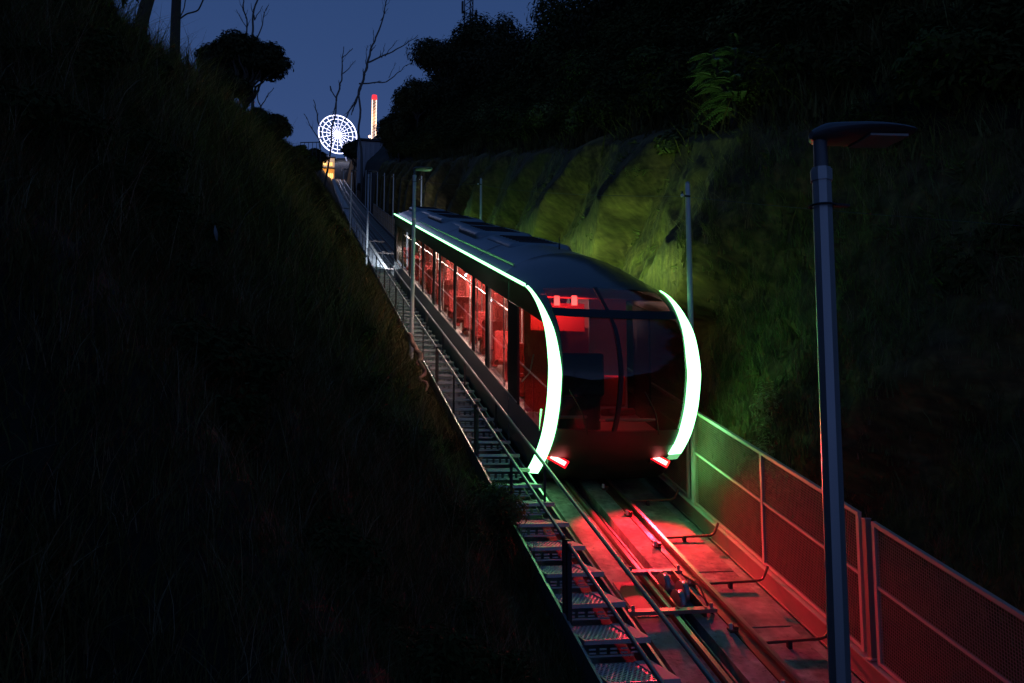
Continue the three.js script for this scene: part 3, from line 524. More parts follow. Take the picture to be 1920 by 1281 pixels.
  for (const [s, col, k] of [[18.6, [1, 0.45, 0.38], 116], [22, [1, 0.58, 0.50], 130], [25.6, [1, 0.68, 0.58], 130], [29.6, [1, 0.72, 0.60], 116], [33.6, [1, 0.76, 0.64], 101], [37.6, [1, 0.80, 0.68], 101], [41.4, [1, 0.80, 0.68], 101]]) {
    const c = P(aL + 0.5, 3.245, s); part(t, 'ceiling_lamp', slab(aL + 0.35, aL + 0.65, 3.235, 3.255, s - 0.7, s + 0.7), GL.cabin);
    area(col, k, 0.3, 1.4, c.clone().add(V(0, -0.05, 0)), c.clone().add(V(0, -2, 0)));
  }
  area([1, 0.03, 0.03], 11, 0.5, 0.2, P(5.3, 2.35, 15.3), P(5.15, 1.5, 15.1));
  area([1, 0.07, 0.06], 26, 0.8, 0.3, P(4.15, 3.34, 14.95), P(4.15, 2.9, 16.6));
  for (const u of [-0.6, 0.6]) {
    const c = P(mid + u * hw, 1.1, S1 + 0.06); part(t, 'head_light', rbox(0.3, 0.14, 0.06, 0.02, c), GL.head);
    const sp = new THREE.SpotLight(new THREE.Color().setRGB(0.72, 0.84, 1), 190, 0, 0.48, 0.9, 2); sp.position.copy(c).add(V(0, 0.1, -0.12)); sp.target.position.copy(P(mid - 0.9 + u * 0.5, 0.0, S1 + 18)); sp.castShadow = true; scene.add(sp, sp.target);
  }
}

// ------------------------------------------------------------------ vegetation
const leafM = (c) => new THREE.MeshPhysicalMaterial({ color: new THREE.Color().setRGB(...c), roughness: 0.95, specularIntensity: 0.25, vertexColors: false });
const LF = {
  dark: leafM([0.044, 0.052, 0.018]), pine: leafM([0.042, 0.044, 0.020]), mid: leafM([0.055, 0.075, 0.020]), under: leafM([0.045, 0.050, 0.013]),
  pale: new THREE.MeshPhysicalMaterial({ color: new THREE.Color().setRGB(0.30, 0.30, 0.13), roughness: 0.9, transmission: 0.35, thickness: 0, specularIntensity: 0.3 }),
  fresh: new THREE.MeshPhysicalMaterial({ color: new THREE.Color().setRGB(0.10, 0.16, 0.045), roughness: 0.7, transmission: 0.3, thickness: 0 }),
  bush: leafM([0.110, 0.120, 0.040]), grass: leafM([0.082, 0.074, 0.026]), dry: leafM([0.19, 0.14, 0.075]),
};
// leaf-sized faces spread through blobs, denser towards each blob's surface; blobs in world metres [x, y, z, rx, ry, rz]
function leafCloud(blobs, n, size, seed, inner = 0.25, slim = 0.5) {
  const R = rng(seed), pos = [], vol = blobs.map((b) => Math.pow(b[3] * b[4] * b[5], 0.67)), sum = vol.reduce((x, y) => x + y, 0), a = V(0, 0, 0), b = V(0, 0, 0), nn = V(0, 0, 0);
  blobs.forEach((bl, k) => {
    const m = Math.ceil(n * vol[k] / sum);
    for (let i = 0; i < m; i++) {
      const th = R() * 2 * PI, cz = R() * 2 - 1, sr = Math.sqrt(1 - cz * cz), dx = sr * Math.cos(th), dy = cz, dz = sr * Math.sin(th);
      const lump = 1 + 0.34 * N3(dx * 2.1 + bl[0], dy * 2.1 + bl[1], dz * 2.1 + seed) + 0.16 * N3(dx * 6 + bl[2], dy * 6, dz * 6 + seed);
      const r = (inner + (1 - inner) * Math.pow(R(), 0.4)) * lump;
      const x = bl[0] + dx * r * bl[3], y = bl[1] + dy * r * bl[4], z = bl[2] + dz * r * bl[5], s = size * (0.6 + 0.8 * R());
      a.set(R() - 0.5, R() - 0.5, R() - 0.5).normalize(); nn.set(dx + R() - 0.5, dy + 0.5 + R() - 0.5, dz + R() - 0.5).normalize(); b.crossVectors(a, nn).normalize(); a.crossVectors(nn, b);
      const w = s * slim, f = s * 0.12;
      pos.push(x - a.x * s, y - a.y * s, z - a.z * s, x + b.x * w + nn.x * f, y + b.y * w + nn.y * f, z + b.z * w + nn.z * f, x + a.x * s, y + a.y * s, z + a.z * s);
      pos.push(x - a.x * s, y - a.y * s, z - a.z * s, x + a.x * s, y + a.y * s, z + a.z * s, x - b.x * w + nn.x * f, y - b.y * w + nn.y * f, z - b.z * w + nn.z * f);
    }
  });
  const g = new THREE.BufferGeometry(); g.setAttribute('position', new THREE.Float32BufferAttribute(pos, 3)); g.computeVertexNormals(); return g;
}
function limb(p, q, r0, r1, seed, wob = 0.06, n = 7) { // a tapered, slightly crooked limb
  const R = rng(seed), L = p.distanceTo(q), k = 6, pts = []; for (let i = 0; i <= k; i++) { const v = p.clone().lerp(q, i / k); if (i && i < k) v.add(V((R() - 0.5) * wob * L, (R() - 0.5) * wob * L * 0.5, (R() - 0.5) * wob * L)); pts.push(v); }
  const c = new THREE.CatmullRomCurve3(pts), g = new THREE.TubeGeometry(c, 14, 1, n, false), ps = g.attributes.position;
  for (let i = 0; i <= 14; i++) { const o = c.getPointAt(i / 14), r = lerp(r0, r1, i / 14); for (let j = 0; j <= n; j++) { const id = i * (n + 1) + j; ps.setXYZ(id, o.x + (ps.getX(id) - o.x) * r, o.y + (ps.getY(id) - o.y) * r, o.z + (ps.getZ(id) - o.z) * r); } }
  g.computeVertexNormals(); return g;
}
const yG = (x, z) => { const s = -z, a = x + C; return T(s) + groundH(a, s); };
// a tree: blobs are relative to the crown centre
function tree(name, label, x, z, cy, blobs, o = {}) {
  const gy = yG(x + (o.lean || 0), z), base = V(x + (o.lean || 0), gy - 0.2, z), seed = o.seed || 1, R = rng(seed + 90);
  const t = thing(name, label, o.cat || 'tree', base, o.group), abs = blobs.map((b) => [x + b[0], cy + b[1], z + b[2], b[3], b[4], b[5]]);
  const r = o.r || 0.18, fork = V(x, lerp(gy, cy, o.fork ?? 0.65), z), tr = [limb(base, fork, r, r * 0.75, seed)];
  for (const b of abs) tr.push(limb(fork, V(b[0], b[1] + b[4] * 0.2, b[2]), r * 0.6, r * 0.12, seed + 3 + Math.floor(R() * 900), 0.10));
  part(t, 'trunk', tr, M.bark);
  part(t, 'crown', leafCloud(abs, o.n || 5000, o.size || 0.16, seed, o.inner ?? 0.25, o.slim ?? 0.5), o.m || LF.dark);
  return t;
}
// a lumpy crown made of several rounded masses
function masses(rx, ry, rz, k, seed, r0 = 0.42) { const R = rng(seed), b = [[0, 0, 0, rx * 0.62, ry * 0.62, rz * 0.62]]; for (let i = 0; i < k; i++) { const th = (i / k) * 2 * PI + R(), e = (R() - 0.35) * 1.2, q = r0 * (0.7 + 0.6 * R()); b.push([Math.cos(th) * Math.cos(e) * rx * 0.68, Math.sin(e) * ry * 0.72, Math.sin(th) * Math.cos(e) * rz * 0.68, rx * q, ry * q, rz * q]); } return b; }

// left bank
tree('broadleaf_tree', 'big black leafy tree filling the top left corner of the picture', -10.0, -14.2, 12.9, masses(3.0, 2.6, 2.6, 9, 11), { n: 15000, size: 0.075, seed: 11, r: 0.16, m: LF.dark, fork: 0.5 });
tree('broadleaf_tree', 'low black bush below the big tree at the left edge', -10.6, -16.5, 10.9, masses(2.6, 1.8, 2.4, 8, 13), { n: 9000, size: 0.08, seed: 13, r: 0.1, fork: 0.5, m: LF.dark });
tree('broadleaf_tree', 'dark leafy bush on the ridge between the corner tree and the leaning trunk', -9.2, -17.5, 12.2, masses(1.5, 1.1, 1.4, 7, 14), { n: 6000, size: 0.075, seed: 14, r: 0.07, fork: 0.5, m: LF.dark });
{ // two tall bare trunks whose crowns are above the picture
  const b1 = V(-9.95, yG(-9.95, -24) - 0.3, -24), t1 = thing('pine_tree', 'leaning bare tree trunk cut off by the top edge, left of the straight one', 'tree', b1);
  part(t1, 'trunk', [limb(b1, V(-9.1, 18.6, -24), 0.19, 0.14, 301, 0.015, 10), limb(V(-9.1, 18.6, -24), V(-8.2, 22.5, -24), 0.14, 0.09, 302, 0.03, 8)], M.bark);
  part(t1, 'crown', leafCloud(masses(2.2, 1.4, 2.2, 7, 31).map((b) => [b[0] - 8.2, b[1] + 23.2, b[2] - 24, b[3], b[4], b[5]]), 2500, 0.16, 31), LF.pine);
  const b2 = V(-9.03, yG(-9.03, -26) - 0.3, -26), t2 = thing('pine_tree', 'straight bare tree trunk with one thin twig, cut off by the top edge', 'tree', b2);
  part(t2, 'trunk', [limb(b2, V(-9.08, 19.4, -26), 0.155, 0.12, 303, 0.008, 10), limb(V(-9.08, 19.4, -26), V(-9.0, 23.5, -26), 0.12, 0.08, 304, 0.03, 8)], M.bark);
  part(t2, 'twig', [tube([V(-8.98, 17.45, -26), V(-8.75, 17.6, -25.9), V(-8.45, 17.75, -25.9), V(-8.25, 18.3, -25.9)], 0.022), tube([V(-8.98, 17.45, -26), V(-8.85, 17.8, -26), V(-8.8, 18.4, -26)], 0.016)], M.bark);
  part(t2, 'crown', leafCloud(masses(2.4, 1.4, 2.4, 7, 32).map((b) => [b[0] - 9, b[1] + 24.4, b[2] - 26, b[3], b[4], b[5]]), 2500, 0.16, 32), LF.pine);
}
{ const R = rng(77), bl = []; for (let i = 0; i < 26; i++) { const th = R() * 2 * PI, q = Math.sqrt(R()); bl.push([Math.cos(th) * q * 2.45 + (R() - .5) * .3, (1 - q * q) * 0.75 - 0.1 + (R() - 0.5) * 0.5, Math.sin(th) * q * 2.3, 0.75 + 0.35 * R(), 0.55 + 0.2 * R(), 0.75]); }
  bl.push([0, -0.35, 0, 1.6, 0.5, 1.6], [0.9, -0.45, 0.3, 1.1, 0.45, 1.1], [-1.9, -1.0, 0, 1.0, 0.8, 1.0], [-2.3, -0.5, 0.2, 0.9, 0.7, 0.9], [-1.2, -1.6, 0, 0.6, 0.7, 0.7]);
  tree('umbrella_pine', 'black umbrella pine with flat rounded crown against the sky on the left', -9.95, -60, 31.05, bl, { n: 32000, size: 0.13, seed: 77, r: 0.20, lean: -0.9, m: LF.pine, fork: 0.35, inner: 0.1 }); }
tree('small_tree', 'small round dark tree below the umbrella pine, near the ridge end', -9.0, -70, 30.35, masses(1.75, 1.3, 1.5, 8, 81), { n: 9000, size: 0.13, seed: 81, r: 0.13, m: LF.pine, lean: 0.6, fork: 0.45, inner: 0.1 });
tree('shrub', 'dark shrub on the left ridge under the umbrella pine', -11.2, -58, 28.2, masses(1.9, 1.2, 1.6, 7, 83), { n: 6000, size: 0.13, seed: 83, r: 0.08, cat: 'shrub', m: LF.pine });
for (const [x, z, r, l] of [[-9.3, -24, 0.55, 'small dark shrub at the foot of the straight bare trunk'], [-8.9, -33, 0.7, 'low dark shrub on the left ridge beyond the bare trunks'], [-8.3, -46, 0.8, 'low dark shrub on the left ridge in front of the umbrella pine'], [-7.3, -88, 1.2, 'dark shrub on the left ridge right of the small round tree'], [-6.4, -104, 1.4, 'dark shrub at the end of the left ridge below the railing']])
  tree('shrub', l, x, z, yG(x, z) + r * 0.6, masses(r, r * 0.7, r, 6, Math.floor(-z)), { n: 2600, size: z < -60 ? 0.15 : 0.07, seed: Math.floor(-z * 3), r: 0.04, cat: 'shrub', fork: 0.4, m: LF.mid });
tree('broadleaf_tree', 'leafy black bush top on the ridge touching the foot of the leaning trunk', -7.85, -15, 11.4, masses(0.5, 0.36, 0.5, 8, 15), { n: 5200, size: 0.06, seed: 15, r: 0.06, fork: 0.5, m: LF.dark });
tree('broadleaf_tree', 'leafy black tree top left of the leaning trunk, under the top edge', -8.95, -15, 12.25, masses(0.62, 0.62, 0.6, 9, 16), { n: 7000, size: 0.065, seed: 16, r: 0.07, fork: 0.5, m: LF.dark });
// bare twigs standing up behind the umbrella pine
function bare(name, label, base, limbs, m = M.deadwood) { const t = thing(name, label, 'tree', base); const [first, ...rest] = limbs; const th = base.z < -100 ? 1.7 : 1.3; part(t, 'trunk', limb(first[0], first[1], first[2] * 1.2, first[3] * 1.2, 501, 0.03), m); rest.forEach((l, i) => { const Rb = rng(i * 13 + 7), tw = []; for (let k = 0; k < 4; k++) { const o = l[0].clone().lerp(l[1], 0.35 + 0.6 * Rb()), d = l[1].clone().sub(l[0]), L = d.length(), ln = (0.14 + 0.16 * Rb()) * L; d.normalize().add(V((Rb() - 0.5) * 1.6, (Rb() - 0.2) * 0.9, (Rb() - 0.5) * 0.8)).normalize(); tw.push(limb(o, o.clone().addScaledVector(d, ln), l[3] * 0.7 * th, l[3] * 0.25 * th, 900 + i * 5 + k, 0.08, 4)); } const br = part(t, 'branch', limb(l[0], l[1], l[2] * th, l[3] * th, 510 + i, l[4] ?? 0.07, 5), m), tg = part(br, 'twig', tw, m, false); tg.geometry.translate(-base.x, -base.y, -base.z); tg.userData.kind = 'stuff'; });
  return t; }
{ const b = V(-10.6, yG(-10.6, -75), -75);
  bare('bare_tree', 'bare twiggy tree rising behind the umbrella pine', b, [[b, V(-10.95, 38.4, -75), 0.14, 0.08], [V(-10.95, 38.4, -75), V(-11.95, 43.6, -75), 0.06, 0.035], [V(-10.95, 38.4, -75), V(-10.45, 43.8, -75), 0.08, 0.05], [V(-10.7, 38.9, -75), V(-9.6, 42.4, -75), 0.05, 0.02], [V(-11.3, 40.2, -75), V(-12.2, 41.7, -75), 0.03, 0.014]]);
  const c = V(-10.0, yG(-10.0, -75.5), -75.5);
  bare('bare_tree', 'thin forked bare sapling between the umbrella pine and the small round tree', c, [[c, V(-10.0, 33.7, -75.5), 0.07, 0.05], [V(-10.0, 33.7, -75.5), V(-10.85, 36.2, -75.5), 0.04, 0.03], [V(-10.0, 33.7, -75.5), V(-9.0, 35.4, -75.5), 0.04, 0.02]]); }
{ // big bare tree against the sky above the wheel
  const Z = -165, v = (x, y, dz = 0) => V(x, y, Z + dz), b = V(2.3, yG(2.3, Z) - 0.3, Z);
  bare('bare_tree', 'tall bare tree with long branches spreading against the sky above the wheel', b, [[b, v(1.45, 71), 0.22, 0.15], [v(1.45, 71), v(2.9, 77, 1), 0.16, 0.12], [v(2.9, 77, 1), v(4.4, 82.5), 0.13, 0.09], [v(4.4, 82.5), v(7.0, 92), 0.10, 0.04, 0.05], [v(2.9, 77, 1), v(7.6, 80.0), 0.11, 0.07], [v(7.6, 80.0), v(12.3, 83.4, 1), 0.08, 0.03], [v(1.5, 73.2), v(6.6, 74.4, -1), 0.09, 0.06, 0.04], [v(6.6, 74.4, -1), v(10.6, 77.8), 0.07, 0.03],
    [v(6.2, 79, 0), v(8.4, 82.4), 0.05, 0.02], [v(4.1, 81.5), v(4.0, 84.0), 0.05, 0.02], [v(5.3, 86), v(6.7, 88.6), 0.05, 0.02], [v(2.6, 76), v(3.0, 80.9), 0.06, 0.02], [v(7.0, 74.8), v(8.3, 78.0), 0.04, 0.015], [v(1.45, 71), v(-1.0, 66), 0.11, 0.06, 0.04], [v(1.9, 72.5), v(0.2, 67), 0.10, 0.05, 0.03], [v(5.6, 78.6), v(6.2, 81.6), 0.04, 0.02]]);
  const c = V(-4.4, yG(-4.4, Z) - 0.3, Z);
  bare('bare_tree', 'slender bare tree with upright branches just left of the tall bare one', c, [[c, v(-2.6, 69.5), 0.16, 0.11], [v(-2.6, 69.5), v(-1.7, 74.5), 0.11, 0.08], [v(-1.7, 74.5), v(-1.5, 80.2), 0.09, 0.03, 0.04], [v(-1.5, 74.9), v(0.8, 77.6), 0.06, 0.02], [v(-2.6, 70), v(-3.6, 71.5), 0.07, 0.05], [v(-3.6, 71.5), v(-3.8, 72.3), 0.1, 0.06], [v(-1.6, 78), v(0.2, 80), 0.05, 0.04], [v(-2.6, 69.5), v(-3.3, 66), 0.08, 0.04]]);
  const d = V(-5.2, yG(-5.2, Z) - 0.3, Z + 2);
  bare('bare_tree', 'short bare sapling standing left of the lit wheel', d, [[d, v(-5.5, 64.5), 0.10, 0.07], [v(-5.5, 64.5), v(-6.75, 69.4), 0.08, 0.04], [v(-5.3, 61.5), v(-8.4, 66.2, 1), 0.06, 0.03]]);
}

// right bank: stone pines towards the wheel, then a dense wood up to the right edge
const pines = [[3.4, -97, 39.8, 2.3, 2.3, 'small dark stone pine at the left foot of the wood, beside the lit mast'], [5.2, -95, 42.9, 2.7, 2.3, 'dark stone pine stepping up above the small one at the wood edge'], [7.6, -92, 45.6, 3.6, 2.9, 'rounded dark stone pine at the left shoulder of the wood'], [7.6, -90, 40.6, 3.4, 2.6, 'dark tree below the rounded stone pine, above the rock face'], [8.6, -72, 38.8, 3.3, 3.0, 'tall dark pine below the lattice mast'], [8.4, -70, 34.8, 3.6, 2.8, 'broad dark tree in the middle of the wood under the tall pine']];
pines.forEach(([x, z, y, rx, ry, l], i) => tree('stone_pine', l, x, z, y, masses(rx, ry, rx, 9, 140 + i, 0.46), { n: 13000, size: 0.15, seed: 140 + i, r: 0.2, m: LF.pine, fork: 0.6, inner: 0.1 }));
const wood = [[10.0, -62, 32.6, 3.6, 3.0, 'dense dark tree left of the bright sky gap at the top edge'], [11.6, -52, 32.4, 3.6, 3.0, 'dark crown with ragged edge touching the top of the picture'], [9.0, -46, 26.0, 3.2, 2.8, 'dark tree rising from the top of the rock face'], [11.0, -42, 27.4, 3.4, 3.0, 'dark tree behind the rock face, right of the middle'], [12.8, -38, 25.6, 3.0, 2.5, 'dark thin leaved tree in front of the sky gap on the right'], [11.2, -30, 21.6, 3.2, 2.8, 'dark tree standing behind the pale fronded tree'], [12.6, -28, 21.4, 3.2, 3.0, 'black tree at the top, right of the pale fronded tree'], [12.2, -22, 18.4, 3.2, 3.0, 'black tree above the lamp post at the top'], [12.8, -17, 16.0, 3.2, 3.0, 'black tree filling the top right of the picture'], [11.6, -12.5, 12.8, 2.6, 2.6, 'black tree at the right edge of the picture'], [9.4, -56, 28.5, 3.0, 2.4, 'dark bushy tree low in the middle of the wood'], [8.4, -36, 20.4, 2.2, 1.7, 'dark bushy tree just above the brightest part of the rock']];
wood.forEach(([x, z, y, rx, ry, l], i) => tree('broadleaf_tree', l, x, z, y, masses(rx, ry, rx, 11, 170 + i, 0.46), { n: 11000, size: i === 4 ? 0.10 : 0.12, seed: 170 + i, r: 0.17, m: i % 3 ? LF.dark : LF.pine, fork: 0.55, inner: i === 4 ? 0.0 : 0.15 }));
const shrubs = [[5.0, -50, 1.3, 'shrub hanging over the far top of the rock face'], [4.5, -41, 1.2, 'shrub on the rock face edge behind the funicular tail'], [4.4, -34, 1.3, 'shrub on the rock face edge above the middle of the funicular'], [5.4, -32, 1.5, 'leafy shrub on the rock top behind the tall green pole'], [4.2, -28, 1.1, 'low shrub at the top of the brightest rock'], [5.2, -25, 1.3, 'shrub below the dark tree, left of the fronded tree'], [6.6, -22, 1.3, 'low shrub at the foot of the fronded tree'], [7.0, -18, 1.4, 'shrub on the bank behind the lamp head'], [7.9, -14.5, 1.4, 'dark shrub on the bank right of the lamp post'], [7.4, -11, 1.2, 'dark shrub low on the bank at the right edge'], [6.0, -15, 1.0, 'shrub halfway up the bank behind the lamp post'], [5.0, -12.2, 0.8, 'shrub on the lower bank right of the lamp post'], [3.6, -19.5, 0.8, 'shrub growing low on the rock right of the tall green pole'], [4.8, -20, 0.9, 'shrub high on the rock right of the tall green pole']];
shrubs.forEach(([x, z, r, l], i) => tree('shrub', l, x, z, yG(x, z) + r * 0.5, masses(r, r * 0.8, r, 7, 200 + i), { n: 4200, size: 0.075, seed: 200 + i, r: 0.04, cat: 'shrub', fork: 0.4, m: i % 2 ? LF.mid : LF.bush, inner: 0.05 }));
tree('shrub', 'pale green bush behind the mesh fence, left of the lamp post', 2.08, -12.9, 5.6, [[0, -0.5, 0, 0.55, 0.6, 0.55], [0.2, 0.1, 0, 0.45, 0.5, 0.45], [-0.2, 0.35, 0.1, 0.25, 0.4, 0.25], [0.25, 0.55, -0.1, 0.25, 0.3, 0.25], [0.5, -0.3, 0.3, 0.5, 0.5, 0.4]], { n: 3000, size: 0.05, seed: 240, r: 0.02, cat: 'shrub', fork: 0.5, m: LF.pale, inner: 0.0, slim: 0.28 });
{ // tree with long feathery fronds
  function frondTree(label, x, z, top, n, L, seed) {
    const gy = yG(x, z), base = V(x, gy - 0.2, z), t = thing('fronded_tree', label, 'tree', base), R = rng(seed), st = [], pos = [], Ls = [];
    const stems = [[0, 0, 0], [-0.7, -0.4, 0.4], [0.6, -0.6, -0.3], [-0.3, -1.0, 0.5]].map((d) => V(x + d[0], top + d[1], z + d[2]));
    stems.forEach((q, i) => st.push(limb(base, q, 0.07, 0.025, seed + i, 0.05)));
    part(t, 'trunk', st, M.bark);
    for (let i = 0; i < n; i++) {
      const q = stems[i % 4], k = 0.35 + 0.65 * Math.pow(R(), 0.6), o = base.clone().lerp(q, k), th = R() * 2 * PI, d = V(Math.cos(th), 0.35 * R(), Math.sin(th)).normalize(), side = V(-d.z, 0, d.x), len = L * (0.7 + 0.5 * R());
      const pt = (u) => o.clone().addScaledVector(d, u * len).add(V(0, 0.25 * u * len - 0.55 * u * u * len, 0));
      for (let j = 2; j < 15; j++) { const u = j / 14, c = pt(u), tan = pt(u + 0.02).sub(c).normalize(), ll = 0.19 * Math.sin(PI * (0.25 + 0.7 * u)) * L; for (const sg of [-1, 1]) { const e = c.clone().addScaledVector(side, sg * ll).addScaledVector(tan, ll * 0.35).add(V(0, -0.25 * ll, 0)), m1 = c.clone().lerp(e, 0.45).addScaledVector(tan, 0.035), m2 = c.clone().lerp(e, 0.45).addScaledVector(tan, -0.03); pos.push(...c.toArray(), ...m1.toArray(), ...e.toArray(), ...c.toArray(), ...e.toArray(), ...m2.toArray()); } }
      Ls.push(tube([pt(0), pt(0.35), pt(0.7), pt(1)], 0.007, 4, 6));
    }
    const g = new THREE.BufferGeometry(); g.setAttribute('position', new THREE.Float32BufferAttribute(pos, 3)); g.computeVertexNormals();
    part(t, 'frond_leaves', g, LF.fresh); part(t, 'leaf_stalks', Ls, LF.mid);
  }
  frondTree('pale green tree with feathery drooping fronds above the rock face', 3.75, -17.2, 13.9, 110, 0.75, 401);
  frondTree('smaller feathery fronded tree right of the pale green one', 5.0, -15.6, 12.7, 60, 0.7, 402);
}
// grass: tufts of curved blades, too many to count
function tuftGeo(seed, n, h, spread, w) {
  const R = rng(seed), pos = [];
  for (let i = 0; i < n; i++) {
    const th = R() * 2 * PI, x = (R() - 0.5) * spread, z = (R() - 0.5) * spread, hh = h * (0.5 + 0.7 * R()), bend = hh * (0.25 + 0.75 * R()), dx = Math.cos(th), dz = Math.sin(th), px = -dz, pz = dx, K = 4;
    const at = (u, s) => { const ww = w * (1 - u * 0.92) * s; return [x + dx * bend * u * u + px * ww, hh * (u - 0.28 * u * u * (bend / hh)), z + dz * bend * u * u + pz * ww]; };
    for (let k = 0; k < K; k++) { const u = k / K, v = (k + 1) / K; pos.push(...at(u, -1), ...at(u, 1), ...at(v, 1), ...at(u, -1), ...at(v, 1), ...at(v, -1)); }
  }
  const g = new THREE.BufferGeometry(); g.setAttribute('position', new THREE.Float32BufferAttribute(pos, 3)); g.computeVertexNormals(); return g;
}
function scatter(name, label, geo, m, count, pick, seed) {
  const R = rng(seed), me = new THREE.InstancedMesh(geo, m, count), M4 = new THREE.Matrix4(), q = new THREE.Quaternion(), col = new THREE.Color();
  for (let i = 0; i < count; i++) {
    const { a, s, k, h } = pick(R), p = P(a, (h ?? groundH(a, s)) - 0.03, s); q.setFromEuler(new THREE.Euler((R() - 0.5) * 0.5, R() * 2 * PI, (R() - 0.5) * 0.5));
    M4.compose(p, q, V(k, k * (0.8 + 0.5 * R()), k)); me.setMatrixAt(i, M4); const c = 0.65 + 0.7 * R(); me.setColorAt(i, col.setRGB(c * (0.9 + 0.3 * R()), c, c * (0.8 + 0.3 * R())));
  }
  me.name = name; me.userData = { label, category: 'grass', kind: 'stuff' }; me.castShadow = me.receiveShadow = true; scene.add(me);
}
const leftPick = (far) => (R) => { const s = far ? 22 + 90 * R() ** 1.4 : 1.6 + 24 * R() ** 1.35, a = 2.66 - Math.pow(R(), 1.15) * (far ? 10 : 3 + s * 0.42), d = Math.hypot(a, s); return { a, s, k: (0.55 + 0.9 * R()) * (0.8 + 0.7 * Math.max(0, N3(a * 0.7, s * 0.7, 41))) * clamp(d / 9, 0.55, 1.9) * (0.45 + 0.55 * smoothstep(2.66 - a, 0.1, 1.2)) }; };
const tuftA = tuftGeo(601, 16, 0.34, 0.22, 0.006), tuftB = tuftGeo(602, 9, 0.55, 0.16, 0.0045), tuftC = tuftGeo(603, 12, 0.30, 0.3, 0.012);
// a tuft rooted on the rock face, low and near ones more often
const onRock = (R, u1, pow, k) => { const p = rockF(u1 * Math.pow(R(), pow), 0.04 + 0.94 * Math.pow(R(), 1.2)), s = -p.z; return { a: p.x + C, s, h: p.y - T(s) + 0.01, k }; };
scatter('grass', 'long dark grass covering the lower left bank', tuftA, LF.grass, 26000, leftPick(false), 611);
scatter('dry_grass', 'thin dry stalks among the grass of the left bank', tuftB, LF.dry, 7000, leftPick(false), 612);
scatter('grass', 'dark grass on the far left bank up to the ridge', tuftC, LF.grass, 12000, leftPick(true), 613);
scatter('grass', 'fringe of grass hanging over the left edge of the stairs', tuftA, LF.grass, 1800, (R) => { const s = 6 + 60 * R() ** 1.6; return { a: 2.44 + 0.2 * R() + (s > 11.5 && s < 14.5 ? 0.14 * R() : 0), s, k: (0.5 + 0.6 * R()) * (s > 11 && s < 14.5 ? 1.5 : 0.95) }; }, 614);
scatter('grass', 'dark grass and weeds on the bank behind the mesh fence', tuftA, LF.bush, 13000, (R) => { if (R() < 0.4) { const s = -3 + 26 * R(), a = 9 + 8 * R(); return { a, s, k: 0.9 + 1.3 * R() }; } return onRock(R, 0.30, 0.9, 0.55 + 0.8 * R()); }, 615);
scatter('dry_grass', 'dry stalks standing on the bank behind the mesh fence', tuftB, LF.dry, 3500, (R) => onRock(R, 0.30, 0.75, 0.5 + 0.7 * R()), 616);
scatter('grass', 'tufts of grass along the top of the rock face', tuftC, LF.grass, 5000, (R) => { const s = 14 + 70 * R() ** 1.3, a = 8.3 + 3 * R(); return { a, s, k: 1.2 + 1.3 * R() }; }, 617);
{ // leafy undergrowth on both slopes, too dense to count
  const clump = leafCloud(masses(0.5, 0.4, 0.5, 6, 631), 900, 0.046, 631, 0.0, 0.4), R = rng(632), spots = [];
  for (let i = 0; i < 2600; i++) { const s = -4 + 110 * R() ** 1.2, a = 8.9 + 11 * R(); spots.push([a, s, 0.8 + 1.2 * R() + s / 70]); }
  for (let i = 0; i < 900; i++) { const s = 5 + 62 * R() ** 1.3, a = 1.9 - 11 * R(); if (N3(a * 0.35, s * 0.35, 61) > -0.05 || a < -3) spots.push([a, s, 0.28 + 0.4 * R() + s / 80]); }
  for (let i = 0; i < 110; i++) { const s = 12 + 50 * R() ** 1.3; spots.push([1.2 + 1.15 * R(), s, 0.22 + 0.34 * R() + s / 160]); }
  const me = new THREE.InstancedMesh(clump, LF.under, spots.length), M4 = new THREE.Matrix4(), q = new THREE.Quaternion();
  spots.forEach(([a, s, k], i) => { q.setFromEuler(new THREE.Euler(0.4 * (R() - 0.5), R() * 6.3, 0.4 * (R() - 0.5))); M4.compose(P(a, groundH(a, s) + 0.2 * k, s), q, V(k, k, k)); me.setMatrixAt(i, M4); });
  me.name = 'undergrowth'; me.userData = { label: 'dark leafy undergrowth covering the slopes above the cutting', category: 'undergrowth', kind: 'stuff' }; me.castShadow = me.receiveShadow = true; scene.add(me);
}
tree('shrub', 'leafy plant spilling over the left edge of the stairs below the left light arc', 2.52 - C, -13.3, T(13.3) + 0.55, [[0, 0, 0, 0.28, 0.30, 0.6], [0.14, 0.1, 0.3, 0.2, 0.22, 0.3], [0.16, -0.05, 0.9, 0.2, 0.22, 0.4]], { n: 2600, size: 0.035, seed: 641, r: 0.015, cat: 'shrub', fork: 0.5, m: LF.bush, inner: 0.0, slim: 0.4 });
{ // weeds rooted in the netting
  const R = rng(621), pts = []; for (let i = 0; i < 2600; i++) { const u = R() ** 1.5, v = 0.05 + 0.95 * R(), p = rockF(u, v); if (N3(p.z * 0.25, p.y * 0.25, 3) + 0.4 * (R() - 0.5) > 0.02) pts.push(p); }
  const me = new THREE.InstancedMesh(tuftGeo(622, 12, 0.22, 0.25, 0.012), LF.bush, pts.length), M4 = new THREE.Matrix4(), q = new THREE.Quaternion();
  pts.forEach((p, i) => { q.setFromEuler(new THREE.Euler((R() - 0.5), R() * 6, 0.9 + 0.7 * R())); const k = 0.6 + 0.9 * R(); M4.compose(p, q, V(k, k, k)); me.setMatrixAt(i, M4); });
  me.name = 'weeds'; me.userData = { label: 'small weeds rooted in the netted rock face', category: 'weeds', kind: 'stuff' }; me.castShadow = me.receiveShadow = true; scene.add(me);
}
